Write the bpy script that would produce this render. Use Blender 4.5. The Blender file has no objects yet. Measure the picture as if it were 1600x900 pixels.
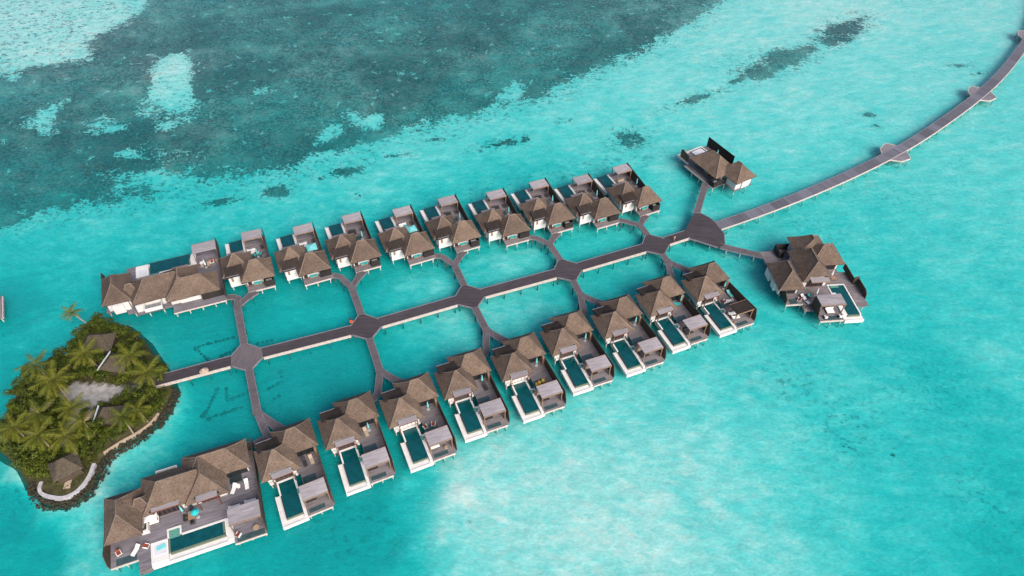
import bpy, bmesh, math, random
import numpy as np
from mathutils import Vector, Matrix, noise

random.seed(7)
rng = np.random.default_rng(11)
R = math.radians
scene = bpy.context.scene
COL = scene.collection
DZ = 1.6                       # height of every timber deck above the sea (m)
CAMH = 120.0 + DZ

# ------------------------------------------------------------------ camera
F_PX, PITCH, ROLL = 1089.07, 0.816945, 0.0270891

def cam_axes():
    c, s = math.cos(PITCH), math.sin(PITCH)
    w = Vector((0, c, -s)); u = Vector((0, s, c)); r = Vector((1, 0, 0))
    cr, sr = math.cos(ROLL), math.sin(ROLL)
    return r * cr + u * sr, -r * sr + u * cr, w

CR, CU, CW = cam_axes()
cam_data = bpy.data.cameras.new('camera')
cam = bpy.data.objects.new('camera', cam_data)
COL.objects.link(cam)
cam.matrix_world = Matrix(((CR.x, CU.x, -CW.x, 0), (CR.y, CU.y, -CW.y, 0), (CR.z, CU.z, -CW.z, CAMH), (0, 0, 0, 1)))
cam_data.sensor_width = 36.0
cam_data.lens = F_PX / 1600 * 36
cam_data.clip_start = 1.0
cam_data.clip_end = 20000
scene.camera = cam

def G(px, py, z=DZ):
    """photo pixel -> world point on the horizontal plane z (survey of the site from the photograph)"""
    d = CW + CR * ((px - 800) / F_PX) - CU * ((py - 450) / F_PX)
    t = (z - CAMH) / d.z
    return Vector((d.x * t, d.y * t, z))

# ------------------------------------------------------------------ helpers
def tag(o, label=None, cat=None, group=None, kind=None):
    if label: o['label'] = label
    if cat: o['category'] = cat
    if group: o['group'] = group
    if kind: o['kind'] = kind
    return o

def empty(name, loc=(0, 0, 0), rz=0.0, label=None, cat=None, group=None):
    o = bpy.data.objects.new(name, None)
    o.empty_display_size = 0.5
    COL.objects.link(o)
    o.location = loc
    o.rotation_euler = (0, 0, rz)
    return tag(o, label, cat, group)

def obj(name, bm, mat, parent=None, m=1, smooth=False, recalc=True, kind=None):
    if m < 0:
        for v in bm.verts: v.co.x = -v.co.x
    if recalc:
        bmesh.ops.recalc_face_normals(bm, faces=bm.faces[:])
    elif m < 0:
        bmesh.ops.reverse_faces(bm, faces=bm.faces[:])
    me = bpy.data.meshes.new(name)
    bm.to_mesh(me); bm.free()
    me.materials.append(mat)
    if smooth:
        me.polygons.foreach_set('use_smooth', [True] * len(me.polygons))
    o = bpy.data.objects.new(name, me)
    COL.objects.link(o)
    if parent is not None: o.parent = parent
    if kind: o['kind'] = kind
    return o

def copy_tree(o, parent=None):
    c = o.copy(); COL.objects.link(c)
    if parent is not None: c.parent = parent
    for ch in list(o.children): copy_tree(ch, c)
    return c

def NB(): return bmesh.new()

def box(bm, x0, x1, y0, y1, z0, z1):
    vs = [bm.verts.new((x, y, z)) for z in (z0, z1) for y in (y0, y1) for x in (x0, x1)]
    for f in ((0, 2, 3, 1), (4, 5, 7, 6), (0, 1, 5, 4), (2, 6, 7, 3), (0, 4, 6, 2), (1, 3, 7, 5)):
        bm.faces.new([vs[i] for i in f])
    return bm

def boxm(bm, sx, sy, sz, M):
    vs = [bm.verts.new(M @ Vector((x * sx / 2, y * sy / 2, z * sz / 2))) for z in (-1, 1) for y in (-1, 1) for x in (-1, 1)]
    for f in ((0, 2, 3, 1), (4, 5, 7, 6), (0, 1, 5, 4), (2, 6, 7, 3), (0, 4, 6, 2), (1, 3, 7, 5)):
        bm.faces.new([vs[i] for i in f])
    return bm

def prism(bm, poly, z0, z1):
    a = [bm.verts.new((p[0], p[1], z0)) for p in poly]
    b = [bm.verts.new((p[0], p[1], z1)) for p in poly]
    n = len(poly)
    bm.faces.new(a[::-1]); bm.faces.new(b)
    for i in range(n):
        bm.faces.new((a[i], a[(i + 1) % n], b[(i + 1) % n], b[i]))
    return bm

def prism_x(bm, poly, x0, x1):
    """polygon in (y,z) extruded along x"""
    a = [bm.verts.new((x0, p[0], p[1])) for p in poly]
    b = [bm.verts.new((x1, p[0], p[1])) for p in poly]
    n = len(poly)
    bm.faces.new(a[::-1]); bm.faces.new(b)
    for i in range(n):
        bm.faces.new((a[i], a[(i + 1) % n], b[(i + 1) % n], b[i]))
    return bm

def prism_y(bm, poly, y0, y1):
    a = [bm.verts.new((p[0], y0, p[1])) for p in poly]
    b = [bm.verts.new((p[0], y1, p[1])) for p in poly]
    n = len(poly)
    bm.faces.new(a[::-1]); bm.faces.new(b)
    for i in range(n):
        bm.faces.new((a[i], a[(i + 1) % n], b[(i + 1) % n], b[i]))
    return bm

def tube(bm, pts, rads, n=6, caps=True):
    rings = []
    for i, p in enumerate(pts):
        p = Vector(p)
        a = Vector(pts[max(i - 1, 0)]); b = Vector(pts[min(i + 1, len(pts) - 1)])
        d = (b - a).normalized()
        up = Vector((0, 0, 1)) if abs(d.z) < 0.9 else Vector((1, 0, 0))
        s = d.cross(up).normalized(); t = s.cross(d)
        r = rads[i] if isinstance(rads, (list, tuple)) else rads
        rings.append([bm.verts.new(p + (s * math.cos(2 * math.pi * k / n) + t * math.sin(2 * math.pi * k / n)) * r) for k in range(n)])
    for i in range(len(rings) - 1):
        for k in range(n):
            bm.faces.new((rings[i][k], rings[i][(k + 1) % n], rings[i + 1][(k + 1) % n], rings[i + 1][k]))
    if caps:
        bm.faces.new(rings[0][::-1]); bm.faces.new(rings[-1])
    return bm

def lathe(bm, prof, n=12, cx=0, cy=0):
    rings = [[bm.verts.new((cx + r * math.cos(2 * math.pi * k / n), cy + r * math.sin(2 * math.pi * k / n), z)) for k in range(n)] for r, z in prof]
    for i in range(len(rings) - 1):
        for k in range(n):
            bm.faces.new((rings[i][k], rings[i][(k + 1) % n], rings[i + 1][(k + 1) % n], rings[i + 1][k]))
    bm.faces.new(rings[0][::-1]); bm.faces.new(rings[-1])
    return bm

# ------------------------------------------------------------------ materials
def new_mat(name):
    m = bpy.data.materials.new(name); m.use_nodes = True
    nt = m.node_tree; nt.nodes.clear()
    out = nt.nodes.new('ShaderNodeOutputMaterial')
    return m, nt, out

class NT:
    def __init__(s, nt): s.nt = nt
    def n(s, t, **kw):
        nd = s.nt.nodes.new(t)
        for k, v in kw.items(): setattr(nd, k, v)
        return nd
    def l(s, a, b): s.nt.links.new(a, b)
    def val(s, sock, x):
        if isinstance(x, (int, float)): sock.default_value = x
        elif isinstance(x, (tuple, list)): sock.default_value = tuple(x) + ((1,) if len(x) == 3 and len(sock.default_value) == 4 else ())
        else: s.l(x, sock)
    def math(s, op, a, b=None, c=None, clamp=False):
        nd = s.n('ShaderNodeMath', operation=op); nd.use_clamp = clamp
        s.val(nd.inputs[0], a)
        if b is not None: s.val(nd.inputs[1], b)
        if c is not None: s.val(nd.inputs[2], c)
        return nd.outputs[0]
    def mix(s, f, a, b, blend='MIX'):
        nd = s.n('ShaderNodeMix', data_type='RGBA', blend_type=blend)
        s.val(nd.inputs[0], f); s.val(nd.inputs[6], a); s.val(nd.inputs[7], b)
        return nd.outputs[2]
    def noise(s, vec, scale, detail=3, rough=0.55, dist=0.0):
        nd = s.n('ShaderNodeTexNoise'); nd.inputs['Scale'].default_value = scale
        nd.inputs['Detail'].default_value = detail; nd.inputs['Roughness'].default_value = rough
        nd.inputs['Distortion'].default_value = dist
        s.l(vec, nd.inputs['Vector']); return nd.outputs['Fac']
    def mapping(s, vec, scale=(1, 1, 1), rot=(0, 0, 0), loc=(0, 0, 0)):
        nd = s.n('ShaderNodeMapping'); nd.inputs['Scale'].default_value = scale
        nd.inputs['Rotation'].default_value = rot; nd.inputs['Location'].default_value = loc
        s.l(vec, nd.inputs['Vector']); return nd.outputs[0]
    def ramp(s, f, stops, interp='LINEAR'):
        nd = s.n('ShaderNodeMapRange'); nd.clamp = True
        if interp == 'SMOOTH': nd.interpolation_type = 'SMOOTHSTEP'
        s.val(nd.inputs[0], f); nd.inputs[1].default_value = stops[0]; nd.inputs[2].default_value = stops[1]
        nd.inputs[3].default_value = stops[2] if len(stops) > 2 else 0
        nd.inputs[4].default_value = stops[3] if len(stops) > 3 else 1
        return nd.outputs[0]
    def coords(s, kind='Object'):
        return s.n('ShaderNodeTexCoord').outputs[kind]
    def attr(s, name):
        return s.n('ShaderNodeAttribute', attribute_name=name).outputs['Fac']
    def rand(s): return s.n('ShaderNodeObjectInfo').outputs['Random']
    def bump(s, h, strength=0.3, dist=0.05):
        nd = s.n('ShaderNodeBump'); nd.inputs['Strength'].default_value = strength
        nd.inputs['Distance'].default_value = dist
        s.l(h, nd.inputs['Height']); return nd.outputs[0]
    def bsdf(s, col, rough=0.6, normal=None, spec=0.3, metal=0.0):
        nd = s.n('ShaderNodeBsdfPrincipled')
        s.val(nd.inputs['Base Color'], col); s.val(nd.inputs['Roughness'], rough)
        nd.inputs['Specular IOR Level'].default_value = spec; nd.inputs['Metallic'].default_value = metal
        if normal is not None: s.l(normal, nd.inputs['Normal'])
        return nd.outputs[0]

def simple(name, col, rough=0.6, var=0.12, scale=1.5, spec=0.3):
    m, nt, out = new_mat(name); t = NT(nt)
    c = t.coords()
    f = t.noise(c, scale, 4, 0.6)
    dark = tuple(x * (1 - var * 1.6) for x in col); light = tuple(min(1, x * (1 + var)) for x in col)
    k = t.mix(t.ramp(f, (0.3, 0.7)), dark, light)
    t.l(t.bsdf(k, rough, spec=spec), out.inputs[0])
    return m

def thatch_mat(name, c0, c1, c2):
    m, nt, out = new_mat(name); t = NT(nt)
    g = t.coords('Object')
    big = t.noise(g, 0.35, 3, 0.6)
    fib = t.noise(t.mapping(g, (5, 5, 1.2)), 1.6, 4, 0.75)
    fine = t.noise(g, 3.2, 4, 0.8)
    k = t.mix(t.ramp(big, (0.3, 0.72)), c0, c1)
    k = t.mix(t.math('MULTIPLY', t.ramp(fib, (0.35, 0.75)), 0.7), k, c2)
    k = t.mix(t.math('MULTIPLY', t.ramp(fine, (0.50, 0.66)), 0.75), k, tuple(x * 0.5 for x in c0))
    moss = t.noise(g, 0.55, 5, 0.7, 0.8)
    k = t.mix(t.ramp(moss, (0.52, 0.66, 0, 0.55)), k, tuple(x * 0.62 for x in c1))
    rd = t.rand()
    k = t.mix(1.0, k, t.mix(rd, (0.80, 0.79, 0.80), (1.14, 1.11, 1.07)), 'MULTIPLY')
    nrm = t.bump(t.math('ADD', fib, t.math('MULTIPLY', fine, 0.8)), 0.8, 0.16)
    t.l(t.bsdf(k, 0.95, nrm, spec=0.08), out.inputs[0])
    return m

def plank_mat(name, c0, c1, across='y', width=0.16, seam=0.35, rough=0.75, uv=False, panel=0.0):
    m, nt, out = new_mat(name); t = NT(nt)
    g = t.coords('UV' if uv else 'Object')
    sep = t.n('ShaderNodeSeparateXYZ'); t.l(g, sep.inputs[0])
    a = sep.outputs['Y'] if across == 'y' else sep.outputs['X']
    b = sep.outputs['X'] if across == 'y' else sep.outputs['Y']
    idx = t.math('FLOOR', t.math('DIVIDE', a, width))
    fr = t.math('FRACT', t.math('DIVIDE', a, width))
    wn = t.n('ShaderNodeTexWhiteNoise', noise_dimensions='2D')
    cb = t.n('ShaderNodeCombineXYZ'); t.l(idx, cb.inputs[0])
    t.l(t.math('FLOOR', t.math('ADD', t.math('DIVIDE', b, 3.1), t.math('MULTIPLY', idx, 0.37))), cb.inputs[1])
    t.l(cb.outputs[0], wn.inputs['Vector'])
    st = t.noise(t.mapping(g, (0.35, 2.6, 1) if across == 'y' else (2.6, 0.35, 1)), 1.0, 4, 0.65)
    big = t.noise(g, 0.22, 3, 0.6)
    k = t.mix(t.math('ADD', t.math('MULTIPLY', wn.outputs['Value'], 0.45), t.math('MULTIPLY', t.ramp(st, (0.3, 0.72)), 0.55)), c0, c1)
    k = t.mix(t.ramp(big, (0.35, 0.75, 0, 0.35)), k, tuple(x * 0.72 for x in c0))
    gap = t.math('LESS_THAN', fr, 0.09)
    k = t.mix(t.math('MULTIPLY', gap, seam), k, (0.02, 0.02, 0.022))
    if panel:
        wp = t.n('ShaderNodeTexWhiteNoise', noise_dimensions='1D')
        pn = t.math('FLOOR', t.math('DIVIDE', a, panel))
        t.l(pn, wp.inputs['W'])
        k = t.mix(1.0, k, t.mix(wp.outputs['Value'], (0.74, 0.73, 0.74), (1.18, 1.18, 1.2)), 'MULTIPLY')
        pl = t.math('LESS_THAN', t.math('FRACT', t.math('DIVIDE', a, panel)), 0.05)
        k = t.mix(t.math('MULTIPLY', pl, 0.6), k, (0.04, 0.038, 0.04))
    rd = t.rand()
    k = t.mix(1.0, k, t.mix(rd, (0.88, 0.88, 0.88), (1.1, 1.09, 1.08)), 'MULTIPLY')
    nrm = t.bump(t.math('SUBTRACT', st, gap), 0.25, 0.02)
    t.l(t.bsdf(k, rough, nrm, spec=0.2), out.inputs[0])
    return m

M = {}
M['thatch'] = thatch_mat('thatch', (0.062, 0.045, 0.035), (0.132, 0.096, 0.074), (0.20, 0.152, 0.121))
M['thatch_dark'] = thatch_mat('thatch_dark', (0.022, 0.018, 0.017), (0.038, 0.030, 0.027), (0.06, 0.05, 0.044))
M['ridge'] = thatch_mat('ridge_thatch_lit', (0.12, 0.094, 0.077), (0.17, 0.135, 0.11), (0.23, 0.185, 0.153))  # paler than the slopes: light on the rounded hips, put into the colour
M['hut_thatch'] = thatch_mat('hut_thatch', (0.05, 0.041, 0.03), (0.085, 0.072, 0.052), (0.125, 0.108, 0.082))
M['deck'] = plank_mat('deck_boards', (0.085, 0.073, 0.077), (0.235, 0.207, 0.214))
M['deck_suite'] = plank_mat('deck_boards_suite', (0.085, 0.078, 0.088), (0.225, 0.208, 0.232), width=0.2)
M['board_dark'] = plank_mat('boardwalk_dark', (0.027, 0.023, 0.027), (0.068, 0.058, 0.065), seam=0.3)
M['board_mid'] = plank_mat('boardwalk_arm', (0.062, 0.053, 0.059), (0.128, 0.112, 0.12), across='x', seam=0.3)
M['board_jetty'] = plank_mat('jetty_boards', (0.085, 0.084, 0.102), (0.155, 0.155, 0.182), across='x', width=0.2, seam=0.4, uv=True, panel=4.6)
M['pergola'] = plank_mat('pergola_boards', (0.19, 0.172, 0.182), (0.36, 0.33, 0.342), width=0.3, seam=0.55)
M['awning'] = plank_mat('awning_boards', (0.17, 0.155, 0.165), (0.25, 0.23, 0.24), width=0.14, seam=0.45)
M['tan_wood'] = simple('tan_timber', (0.21, 0.13, 0.08), 0.7, 0.25, 3)
M['red_wood'] = simple('red_timber', (0.14, 0.045, 0.025), 0.6, 0.25, 3)
M['brown_wood'] = plank_mat('brown_screen', (0.042, 0.031, 0.024), (0.085, 0.064, 0.047), width=0.22, seam=0.6)
M['black_wood'] = plank_mat('black_screen', (0.014, 0.013, 0.013), (0.034, 0.03, 0.028), width=0.22, seam=0.4)
M['white'] = simple('white_render', (0.52, 0.505, 0.485), 0.65, 0.06, 0.9)
M['fascia'] = simple('pale_fascia', (0.42, 0.365, 0.325), 0.7, 0.14, 1.4)
M['kerb'] = simple('grey_kerb', (0.16, 0.15, 0.17), 0.7, 0.15, 1.5)
M['kerb_pale'] = simple('pale_grey_stone', (0.33, 0.32, 0.335), 0.7, 0.15, 1.5)
M['post'] = simple('pale_post', (0.40, 0.365, 0.33), 0.75, 0.2, 2.5)
M['post_dark'] = simple('dark_post', (0.10, 0.085, 0.075), 0.8, 0.25, 2.5)
M['glass_dark'] = simple('dark_glass', (0.012, 0.015, 0.017), 0.08, 0.1, 0.5, spec=0.6)
M['glass_floor'] = simple('glass_floor', (0.035, 0.065, 0.068), 0.1, 0.2, 1.2, spec=0.6)
M['curtain'] = simple('white_curtain', (0.55, 0.53, 0.50), 0.8, 0.1, 6)
M['tile_dark'] = simple('dark_tile', (0.02, 0.03, 0.032), 0.4, 0.2, 4)
M['tile_green'] = simple('green_tile', (0.12, 0.145, 0.10), 0.4, 0.25, 5)
M['step_water'] = simple('shallow_step', (0.085, 0.23, 0.18), 0.12, 0.2, 3, spec=0.5)
M['teal'] = simple('turquoise_cloth', (0.015, 0.30, 0.31), 0.8, 0.1, 4)
M['teal_pale'] = simple('pale_turquoise_cloth', (0.13, 0.44, 0.45), 0.8, 0.08, 3)
M['cloth_white'] = simple('white_cushion', (0.60, 0.585, 0.57), 0.85, 0.06, 4)
M['cloth_grey'] = simple('grey_cushion', (0.17, 0.17, 0.18), 0.85, 0.12, 4)
M['cloth_dark'] = simple('charcoal_cushion', (0.025, 0.025, 0.03), 0.85, 0.2, 4)
M['cloth_red'] = simple('rust_cushion', (0.17, 0.04, 0.022), 0.8, 0.15, 4)
M['cloth_yellow'] = simple('yellow_cushion', (0.55, 0.36, 0.05), 0.8, 0.12, 4)
M['rattan'] = simple('rattan', (0.28, 0.20, 0.13), 0.8, 0.2, 12)
M['beige'] = simple('beige_cloth', (0.33, 0.255, 0.19), 0.85, 0.1, 3)
M['wood_table'] = simple('table_top', (0.25, 0.15, 0.09), 0.55, 0.18, 3)
M['metal'] = simple('grey_metal', (0.30, 0.31, 0.32), 0.4, 0.1, 3)
M['orange'] = simple('orange_plastic', (0.70, 0.09, 0.02), 0.5, 0.08, 3)
M['skin'] = simple('skin', (0.32, 0.19, 0.13), 0.6, 0.05, 6)
M['hair'] = simple('hair', (0.02, 0.015, 0.012), 0.6, 0.1, 9)
M['cloth_tan'] = simple('tan_clothes', (0.30, 0.20, 0.135), 0.85, 0.12, 6)
M['pale_floor'] = simple('pale_pool_floor', (0.48, 0.48, 0.50), 0.6, 0.08, 0.8)
M['gutter'] = simple('white_gutter', (0.50, 0.56, 0.58), 0.4, 0.06, 1)
M['trunk'] = simple('palm_trunk', (0.24, 0.19, 0.15), 0.85, 0.25, 5)
M['bark'] = simple('bark', (0.10, 0.08, 0.06), 0.9, 0.25, 5)

def pool_water_mat():
    m, nt, out = new_mat('pool_water'); t = NT(nt)
    g = t.coords()
    f = t.noise(g, 0.9, 4, 0.7)
    h = t.noise(g, 2.2, 3, 0.6)
    k = t.mix(t.ramp(f, (0.3, 0.72)), (0.001, 0.034, 0.042), (0.002, 0.066, 0.073))
    t.l(t.bsdf(k, 0.06, t.bump(h, 0.25, 0.04), spec=0.5), out.inputs[0])
    return m
M['pool'] = pool_water_mat()

def leaf_mat(name, a, b, c):
    m, nt, out = new_mat(name); t = NT(nt)
    g = t.n('ShaderNodeNewGeometry').outputs['Position']
    r = t.n('ShaderNodeNewGeometry').outputs['Random Per Island']
    f = t.noise(g, 0.55, 3, 0.6)
    k = t.mix(t.ramp(f, (0.32, 0.70)), a, b)
    k = t.mix(t.math('MULTIPLY', r, 0.65), k, c)
    rd = t.rand()
    k = t.mix(1.0, k, t.mix(rd, (0.70, 0.78, 0.72), (1.15, 1.10, 1.0)), 'MULTIPLY')
    d = t.bsdf(k, 0.6, spec=0.25)
    tr = t.n('ShaderNodeBsdfTranslucent'); t.l(k, tr.inputs[0])
    mx = t.n('ShaderNodeMixShader'); mx.inputs[0].default_value = 0.25
    t.l(d, mx.inputs[1]); t.l(tr.outputs[0], mx.inputs[2])
    t.l(mx.outputs[0], out.inputs[0])
    return m
M['leaf'] = leaf_mat('broad_leaves', (0.018, 0.031, 0.003), (0.052, 0.074, 0.004), (0.098, 0.118, 0.006))
M['frond'] = leaf_mat('palm_fronds', (0.050, 0.064, 0.006), (0.105, 0.118, 0.008), (0.19, 0.185, 0.02))
M['frond_dry'] = leaf_mat('dry_fronds', (0.28, 0.20, 0.13), (0.38, 0.28, 0.19), (0.45, 0.34, 0.25))

# ------------------------------------------------------------------ thatched hip roof
def hip(x0, x1, y0, y1, ze, zr, parent, m=1, mat='thatch', axis=None, rl=None, name='roof', caps=True, thick=0.34, sub=12, offset=0.0, notch=()):
    """hipped roof with eaves rectangle, ridge along axis with length rl"""
    cx, cy = (x0 + x1) / 2, (y0 + y1) / 2
    w, d = x1 - x0, y1 - y0
    if axis is None: axis = 'x' if w >= d else 'y'
    if rl is None: rl = abs(w - d)
    rl = max(rl, 0.35)
    if axis == 'x': ra, rb = Vector((cx - rl / 2 + offset, cy, zr)), Vector((cx + rl / 2 + offset, cy, zr))
    else: ra, rb = Vector((cx, cy - rl / 2 + offset, zr)), Vector((cx, cy + rl / 2 + offset, zr))
    c = [Vector((x0, y0, ze)), Vector((x1, y0, ze)), Vector((x1, y1, ze)), Vector((x0, y1, ze))]
    def patch(bm, a, b, q, p):     # a,b eave ; p above a, q above b
        n = sub; rows = []
        for j in range(n + 1):
            v = j / n; row = []
            l = a.lerp(p, v); r = b.lerp(q, v)
            for i in range(n + 1):
                pt = l.lerp(r, i / n)
                k = noise.noise(Vector((pt.x * 0.8 + x0, pt.y * 0.8 + y0 * 2.0, pt.z * 0.8))) * 0.10
                k += noise.noise(Vector((pt.x * 2.3, pt.y * 2.3 + 5, pt.z * 2.3))) * 0.05
                sag = -0.16 * math.sin(math.pi * v)
                row.append(bm.verts.new((pt.x, pt.y, pt.z + k + sag)))
            rows.append(row)
        for j in range(n):
            for i in range(n):
                bm.faces.new((rows[j][i], rows[j][i + 1], rows[j + 1][i + 1], rows[j + 1][i]))
        low = []
        inset = 0.22
        for vtx in rows[0]:
            dv = (Vector((cx, cy, 0)) - Vector((vtx.co.x, vtx.co.y, 0))).normalized() * inset
            low.append(bm.verts.new((vtx.co.x + dv.x, vtx.co.y + dv.y, vtx.co.z - thick)))
        for i in range(n):
            bm.faces.new((low[i], low[i + 1], rows[0][i + 1], rows[0][i]))
        cen = bm.verts.new((cx, cy, ze - thick + 0.35))
        for i in range(n): bm.faces.new((cen, low[i + 1], low[i]))
    bm = NB()
    if axis == 'x':
        patch(bm, c[0], c[1], rb, ra); patch(bm, c[1], c[2], rb, rb); patch(bm, c[2], c[3], ra, rb); patch(bm, c[3], c[0], ra, ra)
    else:
        patch(bm, c[0], c[1], ra, ra); patch(bm, c[1], c[2], rb, ra); patch(bm, c[2], c[3], rb, rb); patch(bm, c[3], c[0], ra, rb)
    kill = []
    for xa, xb in notch:          # opening in the front eave, filled by an awning and doors
        for f in bm.faces:
            c_ = f.calc_center_median()
            low = any(v_.co.z < ze + .25 and v_.co.y < y0 + .75 for v_ in f.verts)
            if len(f.verts) == 4 and xa < c_.x < xb and c_.y < y0 + .85: kill.append(f)
            elif len(f.verts) == 3 and low:
                mx_ = [v_.co.x for v_ in f.verts if v_.co.y < y0 + .5]
                if mx_ and xa < sum(mx_) / len(mx_) < xb: kill.append(f)
    if kill: bmesh.ops.delete(bm, geom=list(set(kill)), context='FACES')
    bmesh.ops.remove_doubles(bm, verts=bm.verts[:], dist=0.004)
    bmesh.ops.dissolve_degenerate(bm, edges=bm.edges[:], dist=0.003)
    o = obj(name, bm, M[mat], parent, m)
    if caps:
        bm = NB()
        def cap(p, q, r=0.11):
            pts = []
            for i in range(7):
                f = i / 6; pt = p.lerp(q, f)
                jz = noise.noise(Vector((pt.x * 1.7, pt.y * 1.7, 3.0))) * 0.05
                sg = 0.0 if abs(p.z - q.z) < 0.1 else -0.16 * math.sin(math.pi * f)
                pts.append((pt.x, pt.y, pt.z + jz + sg - 0.02))
            tube(bm, pts, r, 6)
        tube_z = Vector((0, 0, 0.02))
        cap(ra, rb, 0.15)
        if axis == 'x': prs = ((c[0], ra), (c[3], ra), (c[1], rb), (c[2], rb))
        else: prs = ((c[0], ra), (c[1], ra), (c[2], rb), (c[3], rb))
        for p, q in prs: cap(p, q)
        obj('ridge_cap', bm, M['ridge' if mat != 'hut_thatch' else 'hut_thatch'], o, m)
    return o

def post_mesh(name, mat, h=2.9, w=0.26):
    bm = NB(); lathe(bm, [(w * 0.55, -h), (w * 0.5, -0.2), (w * 0.5, 0)], 8)
    me = bpy.data.meshes.new(name); bm.to_mesh(me); bm.free(); me.materials.append(mat)
    return me
POST = post_mesh('post', M['post'])
POST_D = post_mesh('post_dark', M['post_dark'])

def post(parent, x, y, z=-0.2, dark=False, s=1.0):
    o = bpy.data.objects.new('post', POST_D if dark else POST)
    COL.objects.link(o); o.parent = parent; o.location = (x, y, z); o.scale = (s, s, 1)
    return o

# ------------------------------------------------------------------ the regular pool villa
def build_villa(m, curtain=False, dark_roof_pergola=False):
    v = empty('water_villa')
    # timber platforms, butted edge to edge
    bm = NB()
    prism(bm, [(0.02, 0), (4.55, 0), (4.9, 0.35), (4.9, 6.2), (0.02, 6.2)], -0.22, 0.0)
    box(bm, 0.75, 4.9, 6.2, 12.0, -0.22, 0.0)
    box(bm, -4.95, 0.75, 9.0, 12.0, -0.22, 0.0)
    box(bm, -4.95, 4.9, 12.0, 15.3, -0.22, 0.0)
    box(bm, -1.35, 4.9, 15.3, 18.8, -0.22, 0.0)
    obj('deck', bm, M['deck'], v, m)
    for q in ((0.02, 4.5, -0.10, -0.004, -0.42, 0.03), (-1.35, 4.9, 18.804, 18.88, -0.36, 0.03)):
        bm = NB(); box(bm, *q); obj('deck_fascia', bm, M['fascia'], v, m)
    for (x0, x1, y0, y1) in ((0.85, 3.35, 6.45, 7.95), (0.4, 3.3, 0.4, 1.3)):
        bm = NB(); box(bm, x0, x1, y0, y1, 0.004, 0.02)
        g = obj('glass_floor', bm, M['glass_floor'], v, m)
        bm = NB()
        for bx in ((x0 - .08, x1 + .08, y0 - .08, y0), (x0 - .08, x1 + .08, y1, y1 + .08), (x0 - .08, x0, y0, y1), (x1, x1 + .08, y0, y1)):
            box(bm, *bx, 0.004, 0.035)
        obj('frame', bm, M['kerb'], g, m)
    # pool: white shell, dark weir walls, water
    fr = m > 0                       # near row: white catch ledge in front; far row: water runs to a dark front edge
    bm = NB()
    box(bm, -4.62, 0.0, -0.2, 6.3, -1.15, -0.42)            # outer body and catch ledge
    box(bm, -3.72, -0.25, 6.3, 8.95, -1.15, -0.42)
    box(bm, -3.72, -3.42, 6.0, 8.95, -0.42, 0.10)           # left coping
    box(bm, -3.42, -0.25, 8.6, 8.95, -0.42, 0.10)           # rear coping
    box(bm, -0.62, -0.25, 6.25, 8.6, -0.42, 0.10)           # right rear coping
    box(bm, -0.55, 0.0, 0.15, 5.05, -0.42, 0.06)            # right coping
    box(bm, 0.22, 0.55, 5.05, 6.25, -0.42, 0.10)
    box(bm, -0.25, 0.22, 6.0, 6.25, -0.42, 0.10)
    box(bm, 0.0, 0.22, 5.05, 5.3, -0.42, 0.10)
    box(bm, -4.62, -4.42, -0.2, 6.3, -0.42, -0.28)          # ledge upstand
    if fr: box(bm, -4.42, 0.0, -0.2, 0.0, -0.42, -0.28)
    pb = obj('pool_basin', bm, M['white'], v, m)
    yf = 1.2 if fr else 0.12
    bm = NB(); box(bm, -3.62, -3.42, yf, 6.0, -0.42, 0.0)
    obj('weir_wall', bm, M['tile_dark'], pb, m)
    bm = NB(); box(bm, -3.62, -0.55, yf - .2, yf, -0.42, 0.0)
    obj('front_weir_wall', bm, M['tile_green' if fr else 'tile_dark'], pb, m)
    bm = NB(); prism(bm, [(-3.42, yf), (-0.55, yf), (-0.55, 5.05), (-0.62, 5.05), (-0.62, 8.6), (-3.42, 8.6)], -0.40, -0.02)
    obj('pool_water', bm, M['pool'], pb, m)
    bm = NB(); prism(bm, [(-0.62, 5.06), (0.0, 5.06), (0.0, 5.3), (0.22, 5.3), (0.22, 6.0), (-0.25, 6.0), (-0.25, 6.24), (-0.62, 6.24)], -0.40, -0.01)
    obj('pool_step', bm, M['step_water'], pb, m)
    # walls
    bm = NB(); box(bm, -4.9, 0.3, 9.15, 14.3, 0.0, 3.0); obj('wall', bm, M['white'], v, m)
    bm = NB(); box(bm, -1.15, 4.45, 12.6, 16.45, 0.0, 2.9); obj('wall', bm, M['white'], v, m)
    bm = NB(); box(bm, -4.75, -1.3, 14.304, 15.5, -0.35, 3.22)
    w = obj('bathroom_wall', bm, M['white'], v, m)
    bm = NB(); box(bm, -4.2, -3.7, 15.5, 15.54, 1.35, 2.5)
    wf = obj('window', bm, M['tan_wood'], w, m)
    bm = NB(); box(bm, -3.98, -3.9, 15.54, 15.56, 1.5, 2.35); box(bm, -4.12, -4.02, 15.54, 15.56, 1.5, 2.35); box(bm, -3.86, -3.78, 15.54, 15.56, 1.5, 2.35)
    # roofs
    hip(-5.92, 1.3, 8.15, 15.32, 2.85, 6.5, v, m, notch=((-4.0, -0.2),))
    hip(-2.2, 5.44, 11.75, 18.32, 2.72, 6.2, v, m, rl=1.6)
    bm = NB()
    prism_x(bm, [(13.5, 4.1), (13.5, 4.5), (16.2, 3.72), (16.28, 3.3)], -5.15, -1.15)
    bmesh.ops.subdivide_edges(bm, edges=bm.edges[:], cuts=5, use_grid_fill=True)
    for q in bm.verts: q.co.z += noise.noise(q.co * 1.6) * 0.07
    br = obj('bathroom_roof', bm, M['thatch_dark'], v, m)
    bm = NB(); box(bm, -5.1, -2.2, 16.1, 16.22, 3.70, 3.80); obj('parapet', bm, M['kerb'], br, m)
    # pool-side doors under a timber awning
    bm = NB()
    box(bm, -3.75, -0.45, 9.05, 9.148, 0.0, 2.45)
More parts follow.
